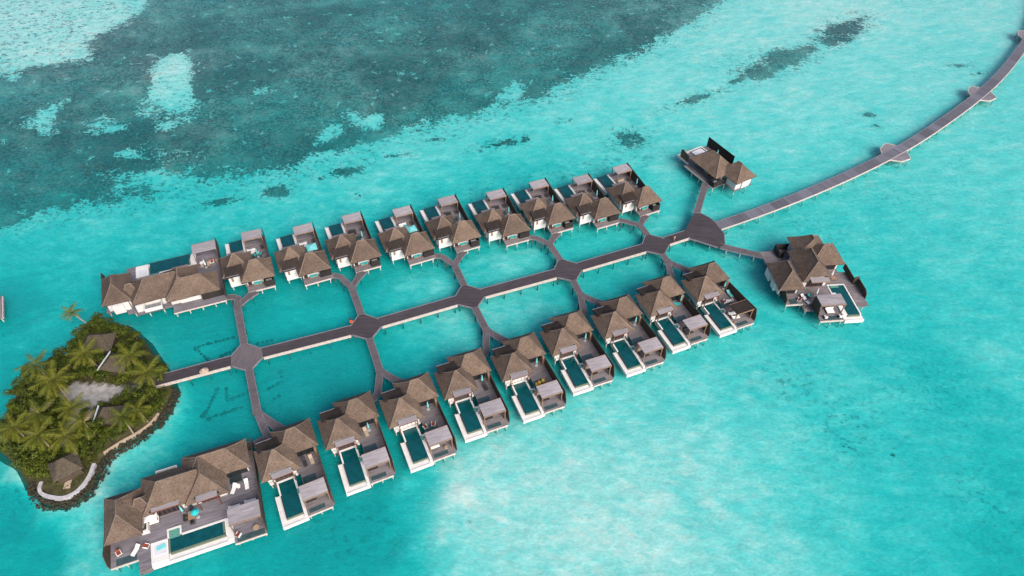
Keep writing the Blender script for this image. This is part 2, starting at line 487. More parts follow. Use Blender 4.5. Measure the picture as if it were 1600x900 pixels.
    df = obj('door_frame', bm, M['red_wood'], v, m)
    for k in range(4):
        x0 = -3.65 + k * 0.79
        bm = NB(); box(bm, x0, x0 + 0.70, 9.02, 9.046, 0.12, 2.3)
        obj('door_pane', bm, M['curtain' if curtain else 'glass_dark'], df, m)
    bm = NB(); prism_x(bm, [(7.78, 3.22), (7.78, 3.34), (8.9, 3.5), (8.9, 3.38)], -3.95, -0.25)
    aw = obj('awning', bm, M['awning'], v, m)
    for x in (-3.9, -0.3):
        bm = NB(); box(bm, x - .08, x + .08, 7.85, 8.0, 0.1, 3.22); obj('awning_post', bm, M['red_wood'], aw, m)
    bm = NB(); box(bm, -3.95, -0.25, 7.70, 7.775, 3.16, 3.32); obj('awning_beam', bm, M['red_wood'], aw, m)
    # small planted strip of white wall base by the doors
    for q in ((-4.75, -4.05, 8.75, 8.996, 0.004, 0.7), (0.0, 0.4, 8.75, 8.996, 0.004, 0.6)):
        bm = NB(); box(bm, *q); obj('low_wall', bm, M['white'], v, m)
    bm = NB(); box(bm, 0.75, 4.4, 12.54, 12.596, 0.004, 2.5); obj('sliding_door', bm, M['glass_dark'], v, m)
    # right-hand wall of the covered terrace
    bm = NB(); box(bm, 4.46, 4.9, 11.2, 12.6, 0.0, 2.5); obj('pier', bm, M['tan_wood'], v, m)
    # pergola over the sea deck
    bm = NB(); box(bm, -0.06, 4.56, 1.36, 4.4, 3.2, 3.3)
    pg = obj('pergola', bm, M['thatch_dark' if dark_roof_pergola else 'pergola'], v, m)
    bm = NB(); box(bm, -0.06, 4.56, 1.26, 1.355, 3.06, 3.32); obj('front_beam', bm, M['tan_wood'], pg, m)
    bm = NB(); box(bm, -0.06, 4.56, 4.405, 4.49, 3.06, 3.32); obj('rear_beam', bm, M['tan_wood'], pg, m)
    for x, y in ((0.1, 1.5), (0.1, 4.2), (4.42, 1.5), (4.42, 4.2)):
        bm = NB(); box(bm, x - .09, x + .09, y - .09, y + .09, 0.0, 3.2); obj('pergola_post', bm, M['tan_wood'], pg, m)
    # privacy screens
    bm = NB(); prism_x(bm, [(0.36, 0.0), (0.36, 1.25), (1.0, 3.45), (4.4, 3.05), (12.3, 2.25), (12.3, 0.0)], 4.9, 5.02)
    obj('privacy_screen', bm, M['brown_wood'], v, m)
    # entrance: door, bench cushions are separate things, dark screened store
    bm = NB(); box(bm, -0.95, -0.1, 16.454, 16.52, 0.02, 2.25)
    dr = obj('door', bm, M['black_wood'], v, m)
    bm = NB(); box(bm, -0.25, -0.19, 16.52, 16.58, 0.95, 1.15); obj('handle', bm, M['metal'], dr, m)
    return v

def add_store(v, m, even):
    """dark slatted store by the entrance"""
    y1 = 17.75 if even else 18.4
    x1 = 5.4 if even else 4.95
    bm = NB()
    for b in ((2.7, x1, y1 - .08, y1), (2.7, x1, 16.75, 16.83), (2.7, 2.78, 16.83, y1 - .08), (x1 - .08, x1, 16.83, y1 - .08)):
        box(bm, *b, 0.0, 1.75)
    s = obj('entry_screen', bm, M['black_wood'], v, m)
    bm = NB(); box(bm, 3.1, x1 - .5, 16.95, 17.4, 0.0, 0.9)
    obj('equipment_box', bm, M['metal'], s, m)
    if even:
        bm = NB(); box(bm, 4.9, 5.5, 16.5, 18.8, -0.22, -0.004); obj('side_deck', bm, M['deck'], v, m)

def villa_posts(v, m):
    for x, y in ((0.3, 0.3), (4.3, 0.3), (2.3, 0.3), (0.9, 6.0), (4.6, 6.0), (4.6, 11.8), (-4.6, 9.2), (-4.6, 12.2), (-4.5, 15.1), (-1.6, 15.1),
                 (-1.1, 18.6), (1.6, 18.6), (4.6, 18.6), (-3.3, 1.0), (-3.3, 5.5), (-0.4, 1.0)):
        post(v, x * m, y, -0.22 if x > -3 or y > 7 else -0.5)

POSE = {  # east, north, heading of every regular villa (m, deg)
 'b1': (-29.546, 45.913, 26.81), 'b2': (-21.149, 51.446, 24.80), 'b3': (-11.786, 55.650, 24.82), 'b4': (-3.505, 61.237, 23.08), 'b5': (6.019, 65.220, 23.12),
 'b6': (14.631, 70.977, 22.59), 'b7': (24.252, 75.290, 23.28), 'b8': (33.155, 80.933, 23.97), 'b9': (42.567, 85.063, 23.73),
 't1': (-56.125, 105.666, 202.89), 't2': (-46.106, 107.799, 204.60), 't3': (-36.688, 111.667, 204.31), 't4': (-26.397, 114.159, 204.93), 't5': (-17.136, 118.136, 204.76),
 't6': (-6.683, 120.739, 203.72), 't7': (2.675, 124.703, 204.22), 't8': (12.504, 126.806, 204.42), 't9': (21.734, 131.021, 206.02)}
POSE = {k: (x * 1.2, y * 1.2, a) for k, (x, y, a) in POSE.items()}
POSE['bs'] = (-35.46, 55.10, 22.8)
POSE['ts'] = POSE['t1']
POSE['it'] = (56.08, 156.41, -58.0)
POSE['ir'] = (63.64, 114.01, 6.5)
def mir(k): return -1 if k[0] == 't' else 1

def LW(k, x, y, z=0.0):
    """villa-local -> world"""
    X, Y, a = POSE[k]
    if k == 'ts': x += 1.1; y += 0.2
    x *= mir(k); c, s = math.cos(R(a)), math.sin(R(a))
    return Vector((X + c * x - s * y, Y + s * x + c * y, DZ + z))

def WL(k, P):
    X, Y, a = POSE[k]; c, s = math.cos(R(a)), math.sin(R(a))
    dx, dy = P.x - X, P.y - Y
    x, y = c * dx + s * dy, -s * dx + c * dy
    x *= mir(k)
    return x, y

def heading(k, a=0.0):
    return R(POSE[k][2]) + R(a) * mir(k)

ORD = ['first', 'second', 'third', 'fourth', 'fifth', 'sixth', 'seventh', 'eighth', 'ninth']
LOOK = {
 'b1': 'with a tan lounger on its terrace', 'b2': 'with one tan lounger beside a closed parasol', 'b3': 'with rust red chairs on its glass floor',
 'b4': 'with dark doors and an empty terrace', 'b5': 'with yellow chairs on its glass floor', 'b6': 'with a beige pod seat by its pool', 'b7': 'with a round beige pod under its pergola',
 'b8': 'with a turquoise lounger on its terrace', 'b9': 'with a dark pergola roof and white loungers',
 't1': 'with turquoise and rust chairs on its terrace', 't2': 'with an open turquoise parasol and striped loungers', 't3': 'with a charcoal daybed under its pergola',
 't4': 'with an open square turquoise parasol', 't5': 'with bare glass floor and dark seats', 't6': 'with a dark daybed behind its pool', 't7': 'with a dark seat beside its pool step',
 't8': 'with a closed parasol by its fence', 't9': 'at the open end with a beige daybed'}
ROWN = {'b': 'near row', 't': 'far row'}
PROTO = {}
VILLA = {}
for k in [f'b{i}' for i in range(1, 10)] + [f't{i}' for i in range(1, 10)]:
    m = mir(k); cur = k in ('b3', 'b5'); dk = k == 'b9'
    key = (m, cur, dk)
    if key not in PROTO:
        PROTO[key] = build_villa(m, cur, dk); villa_posts(PROTO[key], m); v = PROTO[key]; first = True
        BASE = v
    else:
        v = None
    if v is None:
        # copy only the shared tree (stores are added per copy)
        src = PROTO[key]
        v = src.copy(); COL.objects.link(v)
        for ch in list(src.children):
            if ch.name.startswith(('entry_screen', 'side_deck')): continue
            copy_tree(ch, v)
    X, Y, a = POSE[k]
    v.location = (X, Y, DZ); v.rotation_euler = (0, 0, R(a))
    i = int(k[1])
    tag(v, f'pool villa {LOOK[k]}, {ORD[i-1]} from left, {ROWN[k[0]]}', 'villa', 'thatched pool villas on stilts along the boardwalk')
    VILLA[k] = v
for k, v in VILLA.items():
    add_store(v, mir(k), int(k[1]) % 2 == 0)

# ------------------------------------------------------------------ the two big suites (same plan, mirrored)
def build_suite(k, label):
    m = mir(k)
    X, Y, a = POSE[k]
    v = empty('water_suite', LW(k, 0, 0), R(a), label, 'villa', 'large thatched suites on stilts')
    # platforms
    bm = NB()
    box(bm, -32.8, -28.35, 2.6, 14.0, -0.22, 0)
    box(bm, -28.35, -26.35, 0.7, 16.0, -0.22, 0)
    box(bm, -26.35, -12.72, 6.35, 17.0, -0.22, 0)
    box(bm, -26.35, -23.6, 4.75, 6.35, -0.22, 0)
    box(bm, -21.2, -13.0, 4.85, 6.35, -0.22, 0)
    box(bm, -12.72, -7.3, -0.5, 17.0, -0.22, 0)
    box(bm, -18.8, -7.3, 17.0, 19.25, -0.22, 0)
    obj('deck', bm, M['deck_suite'], v, m)
    for q in ((-32.8, -28.35, 2.5, 2.596, -0.42, 0.05), (-12.72, -7.3, -0.6, -0.504, -0.42, 0.05), (-18.8, -7.3, 19.254, 19.33, -0.36, 0.03)):
        bm = NB(); box(bm, *q); obj('deck_fascia', bm, M['fascia'], v, m)
    bm = NB()
    for i in range(2): box(bm, -28.35, -26.35, 0.35 - i * .35, 0.70 - i * .35, -0.5 - i * .3, -0.2 - i * .3)
    obj('sea_steps', bm, M['deck'], v, m)
    for (x0, x1, y0, y1) in ((-31.9, -28.6, 2.75, 4.0), (-12.3, -7.6, -0.35, 0.65)):
        bm = NB(); box(bm, x0, x1, y0, y1, 0.004, 0.02); obj('glass_floor', bm, M['glass_floor'], v, m)
    # pool, steps notch and whirlpool
    bm = NB()
    box(bm, -26.35, -12.72, 0.45, 4.75, -1.2, -0.42)
    box(bm, -26.35, -23.55, 0.9, 1.95, -0.42, 0.05); box(bm, -26.35, -26.05, 1.95, 4.75, -0.42, 0.12)
    box(bm, -26.05, -23.55, 4.45, 4.75, -0.42, 0.12)
    if m > 0: box(bm, -23.55, -13.9, 0.45, 0.65, -0.42, -0.25)
    yf = 1.95 if m > 0 else 0.85
    box(bm, -26.35, -23.55, 0.45, 0.9, -0.42, -0.2)
    box(bm, -23.6, -23.3, 4.75, 6.45, -1.0, 0.12); box(bm, -23.3, -21.5, 6.15, 6.45, -1.0, 0.12); box(bm, -21.5, -21.2, 4.85, 6.45, -1.0, 0.12)
    box(bm, -21.2, -14.0, 4.5, 4.85, -0.42, 0.12); box(bm, -14.0, -13.7, 1.8, 4.85, -0.42, 0.12); box(bm, -13.7, -12.72, 0.6, 4.85, -0.42, 0.02)
    pb = obj('pool_basin', bm, M['white'], v, m)
    bm = NB(); prism(bm, [(-23.2, yf), (-14.0, yf), (-14.0, 4.5), (-23.2, 4.5)], -0.4, -0.02); obj('pool_water', bm, M['pool'], pb, m)
    bm = NB(); box(bm, -23.3, -21.5, 4.5, 6.15, -0.4, 0.0); obj('pool_step', bm, M['step_water'], pb, m)
    for q in ((-23.55, -23.2, 1.96, 4.45, -0.42, 0.04), (-14.4, -14.0, 2.2, 4.5, -0.3, 0.02)):
        bm = NB(); box(bm, *q); obj('weir', bm, M['tile_green'], pb, m)
    bm = NB(); box(bm, -23.2, -14.0, yf - .35, yf, -0.42, 0.0); obj('front_weir_wall', bm, M['tile_green' if m > 0 else 'tile_dark'], pb, m)
    bm = NB(); box(bm, -26.05, -23.55, 1.95, 4.45, -0.42, 0.02); wp = obj('whirlpool_bed', bm, M['cloth_white'], pb, m)
    bm = NB(); box(bm, -25.85, -23.75, 2.15, 4.3, 0.024, 0.07); obj('cushion_panel', bm, M['pale_floor'], wp, m)
    # walls
    for x0, x1, y0, y1, z1 in ((-32.0, -27.2, 8.1, 13.7, 2.9), (-25.8, -19.9, 9.6, 15.4, 2.9), (-19.0, -12.9, 9.5, 16.0, 2.9), (-19.0, -8.6, 13.0, 16.4, 2.9)):
        bm = NB(); box(bm, x0, x1, y0, y1, 0.0, z1); obj('wall', bm, M['white'], v, m)
    for q in ((-30.9, -28.604, 13.704, 14.9, -0.2, 2.3), (-28.6, -27.5, 13.704, 14.5, 0.004, 2.4)):
        bm = NB(); box(bm, *q); obj('bathroom_wall', bm, M['white'], v, m)
    bm = NB(); box(bm, -26.2, -24.4, 15.404, 16.2, -0.2, 2.0); obj('bathroom_wall', bm, M['white'], v, m)
    # balcony with skylights on the land side
    bm = NB()
    box(bm, -24.4, -20.7, 15.404, 17.8, 0.9, 1.35); box(bm, -24.4, -20.7, 17.65, 17.8, 1.35, 1.9); box(bm, -24.4, -24.25, 15.404, 17.65, 1.35, 1.9); box(bm, -20.85, -20.7, 15.404, 17.65, 1.35, 1.9)
    bl = obj('balcony', bm, M['white'], v, m)
    for i in range(3):
        bm = NB(); box(bm, -24.15 + i * 1.12, -23.15 + i * 1.12, 16.2, 17.5, 1.4, 1.55); obj('skylight', bm, M['cloth_grey'], bl, m)
    # roofs
    hip(-32.8, -26.6, 5.5, 14.7, 2.85, 6.2, v, m, axis='y', rl=2.8)
    hip(-26.6, -13.0, 8.6, 16.5, 2.85, 6.3, v, m, axis='x', rl=6.6, sub=16, notch=((-25.1, -20.3), (-17.8, -12.8)))
    hip(-19.6, -12.1, 8.1, 17.6, 2.85, 6.35, v, m, axis='y', rl=3.0, offset=0.2, notch=((-17.7, -13.9),))
    hip(-19.4, -7.9, 12.0, 18.3, 2.85, 6.2, v, m, axis='x', rl=4.8)
    hip(-28.8, -24.6, 9.2, 13.6, 2.7, 4.8, v, m, axis='x', rl=1.0, name='link_roof')
    # awnings and sliding doors
    for x0, x1, y in ((-25.0, -20.4, 9.0), (-17.6, -14.0, 8.2)):
        bm = NB(); prism_x(bm, [(y - .35, 3.22), (y - .35, 3.34), (y + .75, 3.5), (y + .75, 3.38)], x0, x1)
        aw = obj('awning', bm, M['awning'], v, m)
        bm = NB(); box(bm, x0, x1, y - .44, y - .355, 3.14, 3.32); obj('awning_beam', bm, M['red_wood'], aw, m)
        for x in (x0 + .1, x1 - .1):
            bm = NB(); box(bm, x - .08, x + .08, y - .3, y - .14, 0, 3.22); obj('awning_post', bm, M['red_wood'], aw, m)
        yw = 9.6 if x0 < -20 else 9.5
        bm = NB(); box(bm, x0 + .2, x1 - .2, yw - .1, yw - .002, 0.0, 2.45); df = obj('door_frame', bm, M['red_wood'], v, m)
        n = 5 if x0 < -20 else 4
        for i in range(n):
            w_ = (x1 - x0 - .6) / n
            bm = NB(); box(bm, x0 + .3 + i * w_, x0 + .2 + (i + 1) * w_, yw - .13, yw - .104, 0.1, 2.3); obj('door_pane', bm, M['glass_dark'], df, m)
    bm = NB(); box(bm, -12.6, -8.8, 12.93, 12.996, 0.004, 2.6); obj('sliding_door', bm, M['glass_dark'], v, m)
    bm = NB(); box(bm, -12.3, -10.1, 11.4, 12.9, 0.004, 0.03); obj('floor_opening', bm, M['tile_dark'], v, m)
    bm = NB(); prism(bm, [(-27.6, 6.9), (-26.3, 6.9), (-26.3, 8.4), (-26.6, 8.4), (-26.6, 7.2), (-27.6, 7.2)], 0.004, 1.1); obj('low_wall', bm, M['white'], v, m)
    # pergola and screens
    bm = NB(); box(bm, -12.75, -7.35, 1.4, 4.6, 3.2, 3.3); pg = obj('pergola', bm, M['pergola'], v, m)
    bm = NB(); box(bm, -12.75, -7.35, 1.3, 1.396, 3.06, 3.32); obj('front_beam', bm, M['tan_wood'], pg, m)
    for x, y in ((-12.6, 1.5), (-12.6, 4.4), (-7.5, 1.5), (-7.5, 4.4)):
        bm = NB(); box(bm, x - .09, x + .09, y - .09, y + .09, 0, 3.2); obj('pergola_post', bm, M['tan_wood'], pg, m)
    bm = NB(); prism_x(bm, [(-0.2, 0), (-0.2, 1.2), (0.7, 3.5), (4.6, 3.0), (12.5, 2.2), (18.6, 2.2), (18.6, 0)], -7.3, -7.18); obj('privacy_screen', bm, M['brown_wood'], v, m)
    bm = NB(); prism_x(bm, [(2.6, 0), (2.6, 1.4), (3.6, 3.2), (5.9, 2.8), (8.1, 2.5), (8.1, 0)], -32.92, -32.8); obj('privacy_screen', bm, M['brown_wood'], v, m)
    # entrance side
    bm = NB()
    for b in ((-12.3, -7.3, 17.35, 17.45), (-12.3, -12.2, 16.5, 17.35)): box(bm, *b, 0.0, 2.1)
    obj('entry_screen', bm, M['black_wood'], v, m)
    bm = NB(); box(bm, -17.0, -12.6, 16.404, 16.7, 0.0, 2.3); obj('entry_wall', bm, M['white'], v, m)
    for x, y in ((-32.3, 3.0), (-30.5, 2.9), (-28.7, 3.0), (-27.4, 1.0), (-25, 1.2), (-20, 1.2), (-15, 1.2), (-12.3, 0), (-7.7, 0), (-10, 0), (-32.3, 8), (-32.3, 13.5), (-27, 15.5),
                 (-24, 16.6), (-21, 16.6), (-18.4, 18.9), (-15.6, 18.9), (-12.8, 18.9), (-10, 18.9), (-7.7, 18.9), (-7.7, 10)):
        post(v, x * m, y, -0.22 if not (-26.3 < x < -13 and y < 5) else -0.6)
    return v
build_suite('bs', 'large thatched suite with long pool and white canopied daybed, beside the green island')
build_suite('ts', 'large thatched suite with long pool, its white balcony facing the boardwalk')

# ------------------------------------------------------------------ lone villa in the north (screened pool)
def build_north():
    k = 'it'; X, Y, a = POSE[k]
    v = empty('water_villa', (X, Y, DZ), R(a), 'lone thatched villa with tall black screens and pale covered pool, north of the plaza', 'villa')
    bm = NB()
    box(bm, -13.2, -9.2, -1.9, 2.0, -0.22, 0); box(bm, -9.2, 2.6, -3.5, 8.5, -0.22, 0); box(bm, -13.4, -9.2, 6.9, 8.5, -0.22, 0); box(bm, 2.6, 6.5, 0.8, 7.2, -0.22, 0)
    obj('deck', bm, M['deck'], v)
    for q in ((-13.2, -9.2, -2.05, -1.904, -0.5, 0.1), (-9.2, 2.6, -3.6, -3.504, -0.4, 0.03), (-14.2, -13.204, -2.05, 2.0, -0.6, 0.05)):
        bm = NB(); box(bm, *q); obj('deck_fascia', bm, M['fascia'], v)
    bm = NB(); box(bm, -14.0, -9.204, 2.004, 6.896, -1.0, -0.35); box(bm, -14.0, -13.7, 2.004, 6.896, -.35, .06); box(bm, -13.7, -9.21, 6.6, 6.896, -.35, .06)
    pb = obj('pool_basin', bm, M['white'], v)
    bm = NB(); box(bm, -13.7, -9.21, 2.01, 6.6, -0.34, -0.08); obj('pool_edge', bm, M['tile_dark'], pb)
    bm = NB(); box(bm, -13.3, -11.0, 2.5, 6.2, -0.07, 0.0); obj('pool_cover', bm, M['pale_floor'], pb)
    bm = NB(); box(bm, -8.2, 1.5, 0.0, 4.6, 0, 3.0); obj('wall', bm, M['white'], v)
    bm = NB(); box(bm, 0.6, 6.1, 1.2, 6.9, -0.2, 2.9); w = obj('wall', bm, M['white'], v)
    bm = NB(); box(bm, 6.1, 6.5, 3.2, 6.0, -0.2, 2.6); obj('bathroom_wall', bm, M['white'], v)
    for x0, x1 in ((-6.0, -4.9),):
        bm = NB(); box(bm, x0, x1, -0.07, -0.004, 0.02, 2.2); obj('door', bm, M['black_wood'], v)
    hip(-8.6, 2.4, -3.0, 5.2, 2.85, 6.5, v, rl=2.8)
    hip(-0.6, 7.05, 0.2, 7.7, 2.85, 6.4, v, rl=1.4)
    bm = NB(); prism_y(bm, [(-13.4, 0), (-13.4, 3.1), (-2.6, 3.0), (-2.6, 0)], 8.5, 8.62); obj('privacy_screen', bm, M['black_wood'], v)
    bm = NB(); prism_y(bm, [(-13.1, 0), (-13.1, 2.4), (-12.6, 2.9), (-9.8, 2.2), (-9.8, 0)], -1.9, -1.78); obj('privacy_screen', bm, M['brown_wood'], v)
    bm = NB()
    for b in ((0.8, 2.6, -3.45, -3.37), (2.52, 2.6, -3.37, 1.2), (0.8, 0.88, -3.37, -0.1)): box(bm, *b, 0, 1.8)
    s = obj('entry_screen', bm, M['black_wood'], v)
    bm = NB(); box(bm, 1.2, 2.2, -2.6, -1.4, 0, 0.95); obj('equipment_box', bm, M['metal'], s)
    for x, y in ((-13, -1.6), (-9.5, -1.7), (-6, -3.3), (-3, -3.3), (0.9, -3.3), (2.4, -3.3), (2.5, 0.9), (6.2, 1.0), (6.2, 5.5), (2.8, 7), (-5, 8.2), (-13, 8.2)): post(v, x, y, -0.22)
    return v
build_north()

# ------------------------------------------------------------------ lone villa in the east
def build_east():
    k = 'ir'; X, Y, a = POSE[k]
    v = empty('water_villa', (X, Y, DZ), R(a), 'lone four-roofed thatched villa with white edged pool, reached by its own straight boardwalk', 'villa')
    bm = NB()
    box(bm, -0.2, 4.0, -4.4, 0.0, -0.22, 0); box(bm, -0.2, 12.0, 0.0, 13.5, -0.22, 0); box(bm, 4.0, 11.9, -4.8, 0.0, -0.22, 0)
    box(bm, 5.9, 11.5, -9.9, -4.8, -0.22, 0); box(bm, 12.0, 16.5, 1.1, 12.0, -0.22, 0); box(bm, 16.5, 18.3, -6.3, 5.0, -0.22, 0)
    obj('deck', bm, M['deck'], v)
    for q in ((-0.2, 4.0, -4.5, -4.404, -0.42, 0.04), (5.9, 11.5, -10.0, -9.904, -0.42, 0.05)):
        bm = NB(); box(bm, *q); obj('deck_fascia', bm, M['fascia'], v)
    bm = NB(); box(bm, 3.6, 5.9, -6.4, -4.804, -0.5, -0.25); obj('sea_steps', bm, M['deck'], v)
    for x0, x1, y0, y1 in ((0.9, 2.8, -4.2, -2.8), (6.9, 11.0, -9.6, -8.5)):
        bm = NB(); box(bm, x0, x1, y0, y1, 0.004, 0.02); obj('glass_floor', bm, M['glass_floor'], v)
    bm = NB()
    box(bm, 11.9, 16.5, -10.0, 1.1, -1.2, -0.42); box(bm, 11.9, 13.0, -8.5, -1.9, -0.42, 0.05); box(bm, 11.9, 12.2, -1.9, 1.1, -.42, .1); box(bm, 12.2, 13.0, -1.9, -1.6, -.42, .1)
    box(bm, 12.2, 16.3, 0.8, 1.1, -.42, .1); box(bm, 15.95, 16.3, -8.5, 0.8, -.42, .1); box(bm, 11.9, 16.5, -10.0, -9.8, -.42, -.25)
    pb = obj('pool_basin', bm, M['white'], v)
    bm = NB(); prism(bm, [(13.0, -8.5), (15.95, -8.5), (15.95, 0.8), (12.2, 0.8), (12.2, -1.6), (13.0, -1.6)], -0.4, -0.02); obj('pool_water', bm, M['pool'], pb)
    bm = NB(); box(bm, 13.0, 15.95, -8.8, -8.5, -.42, 0.0); obj('front_weir_wall', bm, M['tile_green'], pb)
    bm = NB(); box(bm, 12.6, 14.6, 0.1, 0.7, -0.3, 0.0); obj('pool_step', bm, M['step_water'], pb)
    for b in ((-1.0, 3.6, -0.9, 6.0), (5.4, 11.4, 1.0, 9.4), (10.4, 16.4, 6.2, 11.6), (7.2, 14.2, 9.4, 14.4)):
        bm = NB(); box(bm, *b, -0.1, 2.95); obj('wall', bm, M['white'], v)
    for q in ((0.6, 2.6), (3.8, 6.3)):
        bm = NB(); box(bm, -1.5, -1.004, *q, -0.4, 1.9); obj('bathroom_wall', bm, M['white'], v)
    hip(-1.9, 4.4, -2.4, 6.7, 2.85, 6.4, v, axis='y', rl=3.4)
    hip(4.7, 12.1, -0.2, 10.4, 2.85, 6.5, v, axis='y', rl=4.4, notch=((6.3, 11.0),))
    hip(8.6, 17.3, 4.9, 12.4, 2.85, 6.3, v, axis='x', rl=1.6, offset=0.2)
    hip(6.5, 14.8, 8.6, 15.3, 2.85, 6.3, v, axis='y', rl=1.5, offset=-0.5)
    bm = NB(); box(bm, 4.0, 5.7, 2.4, 6.8, 2.95, 3.1); fr = obj('flat_roof', bm, M['cloth_dark'], v)
    bm = NB()
    for b in ((4.0, 5.7, 2.3, 2.396), (4.0, 5.7, 6.804, 6.9), (3.9, 3.996, 2.3, 6.9), (5.704, 5.8, 2.3, 6.9)): box(bm, *b, 2.9, 3.25)
    obj('parapet', bm, M['brown_wood'], fr)
    bm = NB(); prism_x(bm, [(-.85, 3.25), (-.85, 3.37), (0.4, 3.5), (0.4, 3.38)], 6.4, 10.9); aw = obj('awning', bm, M['awning'], v)
    bm = NB(); box(bm, 6.4, 10.9, -.94, -.854, 3.14, 3.34); obj('awning_beam', bm, M['tan_wood'], aw)
    bm = NB(); box(bm, 6.6, 10.7, 0.9, 0.996, 0, 2.4); df = obj('door_frame', bm, M['red_wood'], v)
    for i in range(4):
        bm = NB(); box(bm, 6.7 + i, 7.6 + i, 0.87, 0.896, 0.1, 2.3); obj('door_pane', bm, M['glass_dark'], df)
    bm = NB(); box(bm, 12.6, 16.0, 6.1, 6.196, 0, 2.4); df = obj('door_frame', bm, M['red_wood'], v)
    bm = NB(); box(bm, 12.8, 15.8, 6.07, 6.096, 0.1, 2.2); obj('door_pane', bm, M['glass_dark'], df)
    bm = NB(); box(bm, -0.6, 3.2, -0.98, -0.904, 0.004, 2.5); obj('sliding_door', bm, M['glass_dark'], v)
    bm = NB(); box(bm, 5.85, 11.75, -8.05, -4.75, 3.2, 3.3); pg = obj('pergola', bm, M['pergola'], v)
    bm = NB(); box(bm, 5.85, 11.75, -8.15, -8.054, 3.05, 3.32); obj('front_beam', bm, M['tan_wood'], pg)
    for x, y in ((6.0, -7.9), (11.6, -7.9), (6.0, -4.9), (11.6, -4.9)):
        bm = NB(); box(bm, x - .09, x + .09, y - .09, y + .09, 0, 3.2); obj('pergola_post', bm, M['tan_wood'], pg)
    for poly, y0, y1 in (([(0, 0)], 0, 0),): pass
    bm = NB(); prism_x(bm, [(-8.8, 0), (-8.4, 1.4), (-7.8, 3.1), (-4.8, 3.1), (-4.8, 0)], 5.78, 5.896); obj('privacy_screen', bm, M['brown_wood'], v)
    bm = NB(); prism_x(bm, [(-4.3, 0), (-4.2, 1.6), (-2.4, 2.6), (-0.9, 2.6), (-0.9, 0)], -0.32, -0.204); obj('privacy_screen', bm, M['brown_wood'], v)
    bm = NB(); prism_x(bm, [(1.1, 0), (1.1, 1.7), (6.4, 1.7), (6.4, 0)], 18.3, 18.42); obj('privacy_screen', bm, M['brown_wood'], v)
    bm = NB(); prism_x(bm, [(-4.0, 0), (-3.6, 1.4), (-2.6, 1.9), (1.0, 1.9), (1.0, 0)], 19.3, 19.42); obj('privacy_screen', bm, M['brown_wood'], v)
    bm = NB(); box(bm, 18.3, 19.3, -6.0, 1.0, -0.22, -0.004); obj('side_deck', bm, M['deck'], v)
    bm = NB(); box(bm, 18.3, 19.42, 1.0, 1.1, 0, 2.4); obj('privacy_screen', bm, M['brown_wood'], v)
    bm = NB()
    for b in ((3.4, 3.5, 11.0, 14.0), (3.5, 7.0, 13.9, 14.0), (3.5, 4.8, 11.0, 11.1)): box(bm, *b, 0, 1.9)
    obj('entry_screen', bm, M['black_wood'], v)
    bm = NB(); box(bm, 2.4, 7.2, 10.6, 14.0, -0.22, -0.006); obj('entry_deck', bm, M['deck'], v)
    for x, y in ((0.2, -4.1), (3.7, -4.1), (6.2, -9.6), (11.2, -9.6), (8.7, -9.6), (4.2, -6.0), (0.2, 0), (0.2, 6), (12.5, -9.5), (16.2, -9.5), (18, -6), (19, -2), (18, 4), (16, 11.5), (3, 13.5)): post(v, x, y, -0.22 if x < 12 or x > 16.4 else -0.6)
    return v
build_east()

# ------------------------------------------------------------------ boardwalks
def strip_obj(name, pts, widths, mat, parent, z0=-0.2, z1=0.0, uv=False, zoff=0.0):
    """ribbon deck along world points (parent at world origin + DZ), with along/across UV in metres"""
    n = len(pts); bm = NB(); uvl = bm.loops.layers.uv.new('UVMap') if uv else None
    L, Rr, dist = [], [], [0.0]
    for i, p in enumerate(pts):
        a = pts[max(i - 1, 0)]; b = pts[min(i + 1, n - 1)]
        d = Vector((b.x - a.x, b.y - a.y, 0)).normalized(); s = Vector((-d.y, d.x, 0))
        w = widths[i] if isinstance(widths, (list, tuple)) else widths
        L.append(Vector((p.x, p.y, 0)) + s * w / 2); Rr.append(Vector((p.x, p.y, 0)) - s * w / 2)
        if i: dist.append(dist[-1] + (pts[i] - pts[i - 1]).length)
    def vv(p, z): return bm.verts.new((p.x, p.y, z + zoff))
    lt = [vv(p, z1) for p in L]; rt = [vv(p, z1) for p in Rr]; lb = [vv(p, z0) for p in L]; rb = [vv(p, z0) for p in Rr]
    def quad(vs, uvs):
        f = bm.faces.new(vs)
        if uvl:
            for lp, q in zip(f.loops, uvs): lp[uvl].uv = q
    for i in range(n - 1):
        a, b = dist[i], dist[i + 1]
        quad((rt[i], rt[i + 1], lt[i + 1], lt[i]), ((a, 0), (b, 0), (b, 1), (a, 1)))
        quad((lb[i], lb[i + 1], rb[i + 1], rb[i]), ((a, 0), (b, 0), (b, 1), (a, 1)))
        quad((lt[i], lt[i + 1], lb[i + 1], lb[i]), ((a, 0), (b, 0), (b, 0), (a, 0)))
        quad((rb[i], rb[i + 1], rt[i + 1], rt[i]), ((a, 0), (b, 0), (b, 0), (a, 0)))
    quad((lt[0], lb[0], rb[0], rt[0]), ((0, 0),) * 4); quad((rt[-1], rb[-1], lb[-1], lt[-1]), ((dist[-1], 0),) * 4)
    return obj(name, bm, mat, parent), L, Rr

def rail(name, edge, mat, parent, w=0.14, z0=-0.3, z1=0.08, inward=0.0):
    bm = NB()
    for i in range(len(edge) - 1):
        a, b = edge[i], edge[i + 1]
        d = (b - a); ln = d.length
        if ln < 0.02: continue
        Mx = Matrix.Translation((a + b) / 2 + Vector((0, 0, (z0 + z1) / 2))) @ Matrix.Rotation(math.atan2(d.y, d.x), 4, 'Z')
        boxm(bm, ln, w, z1 - z0, Mx)
    return obj(name, bm, mat, parent)

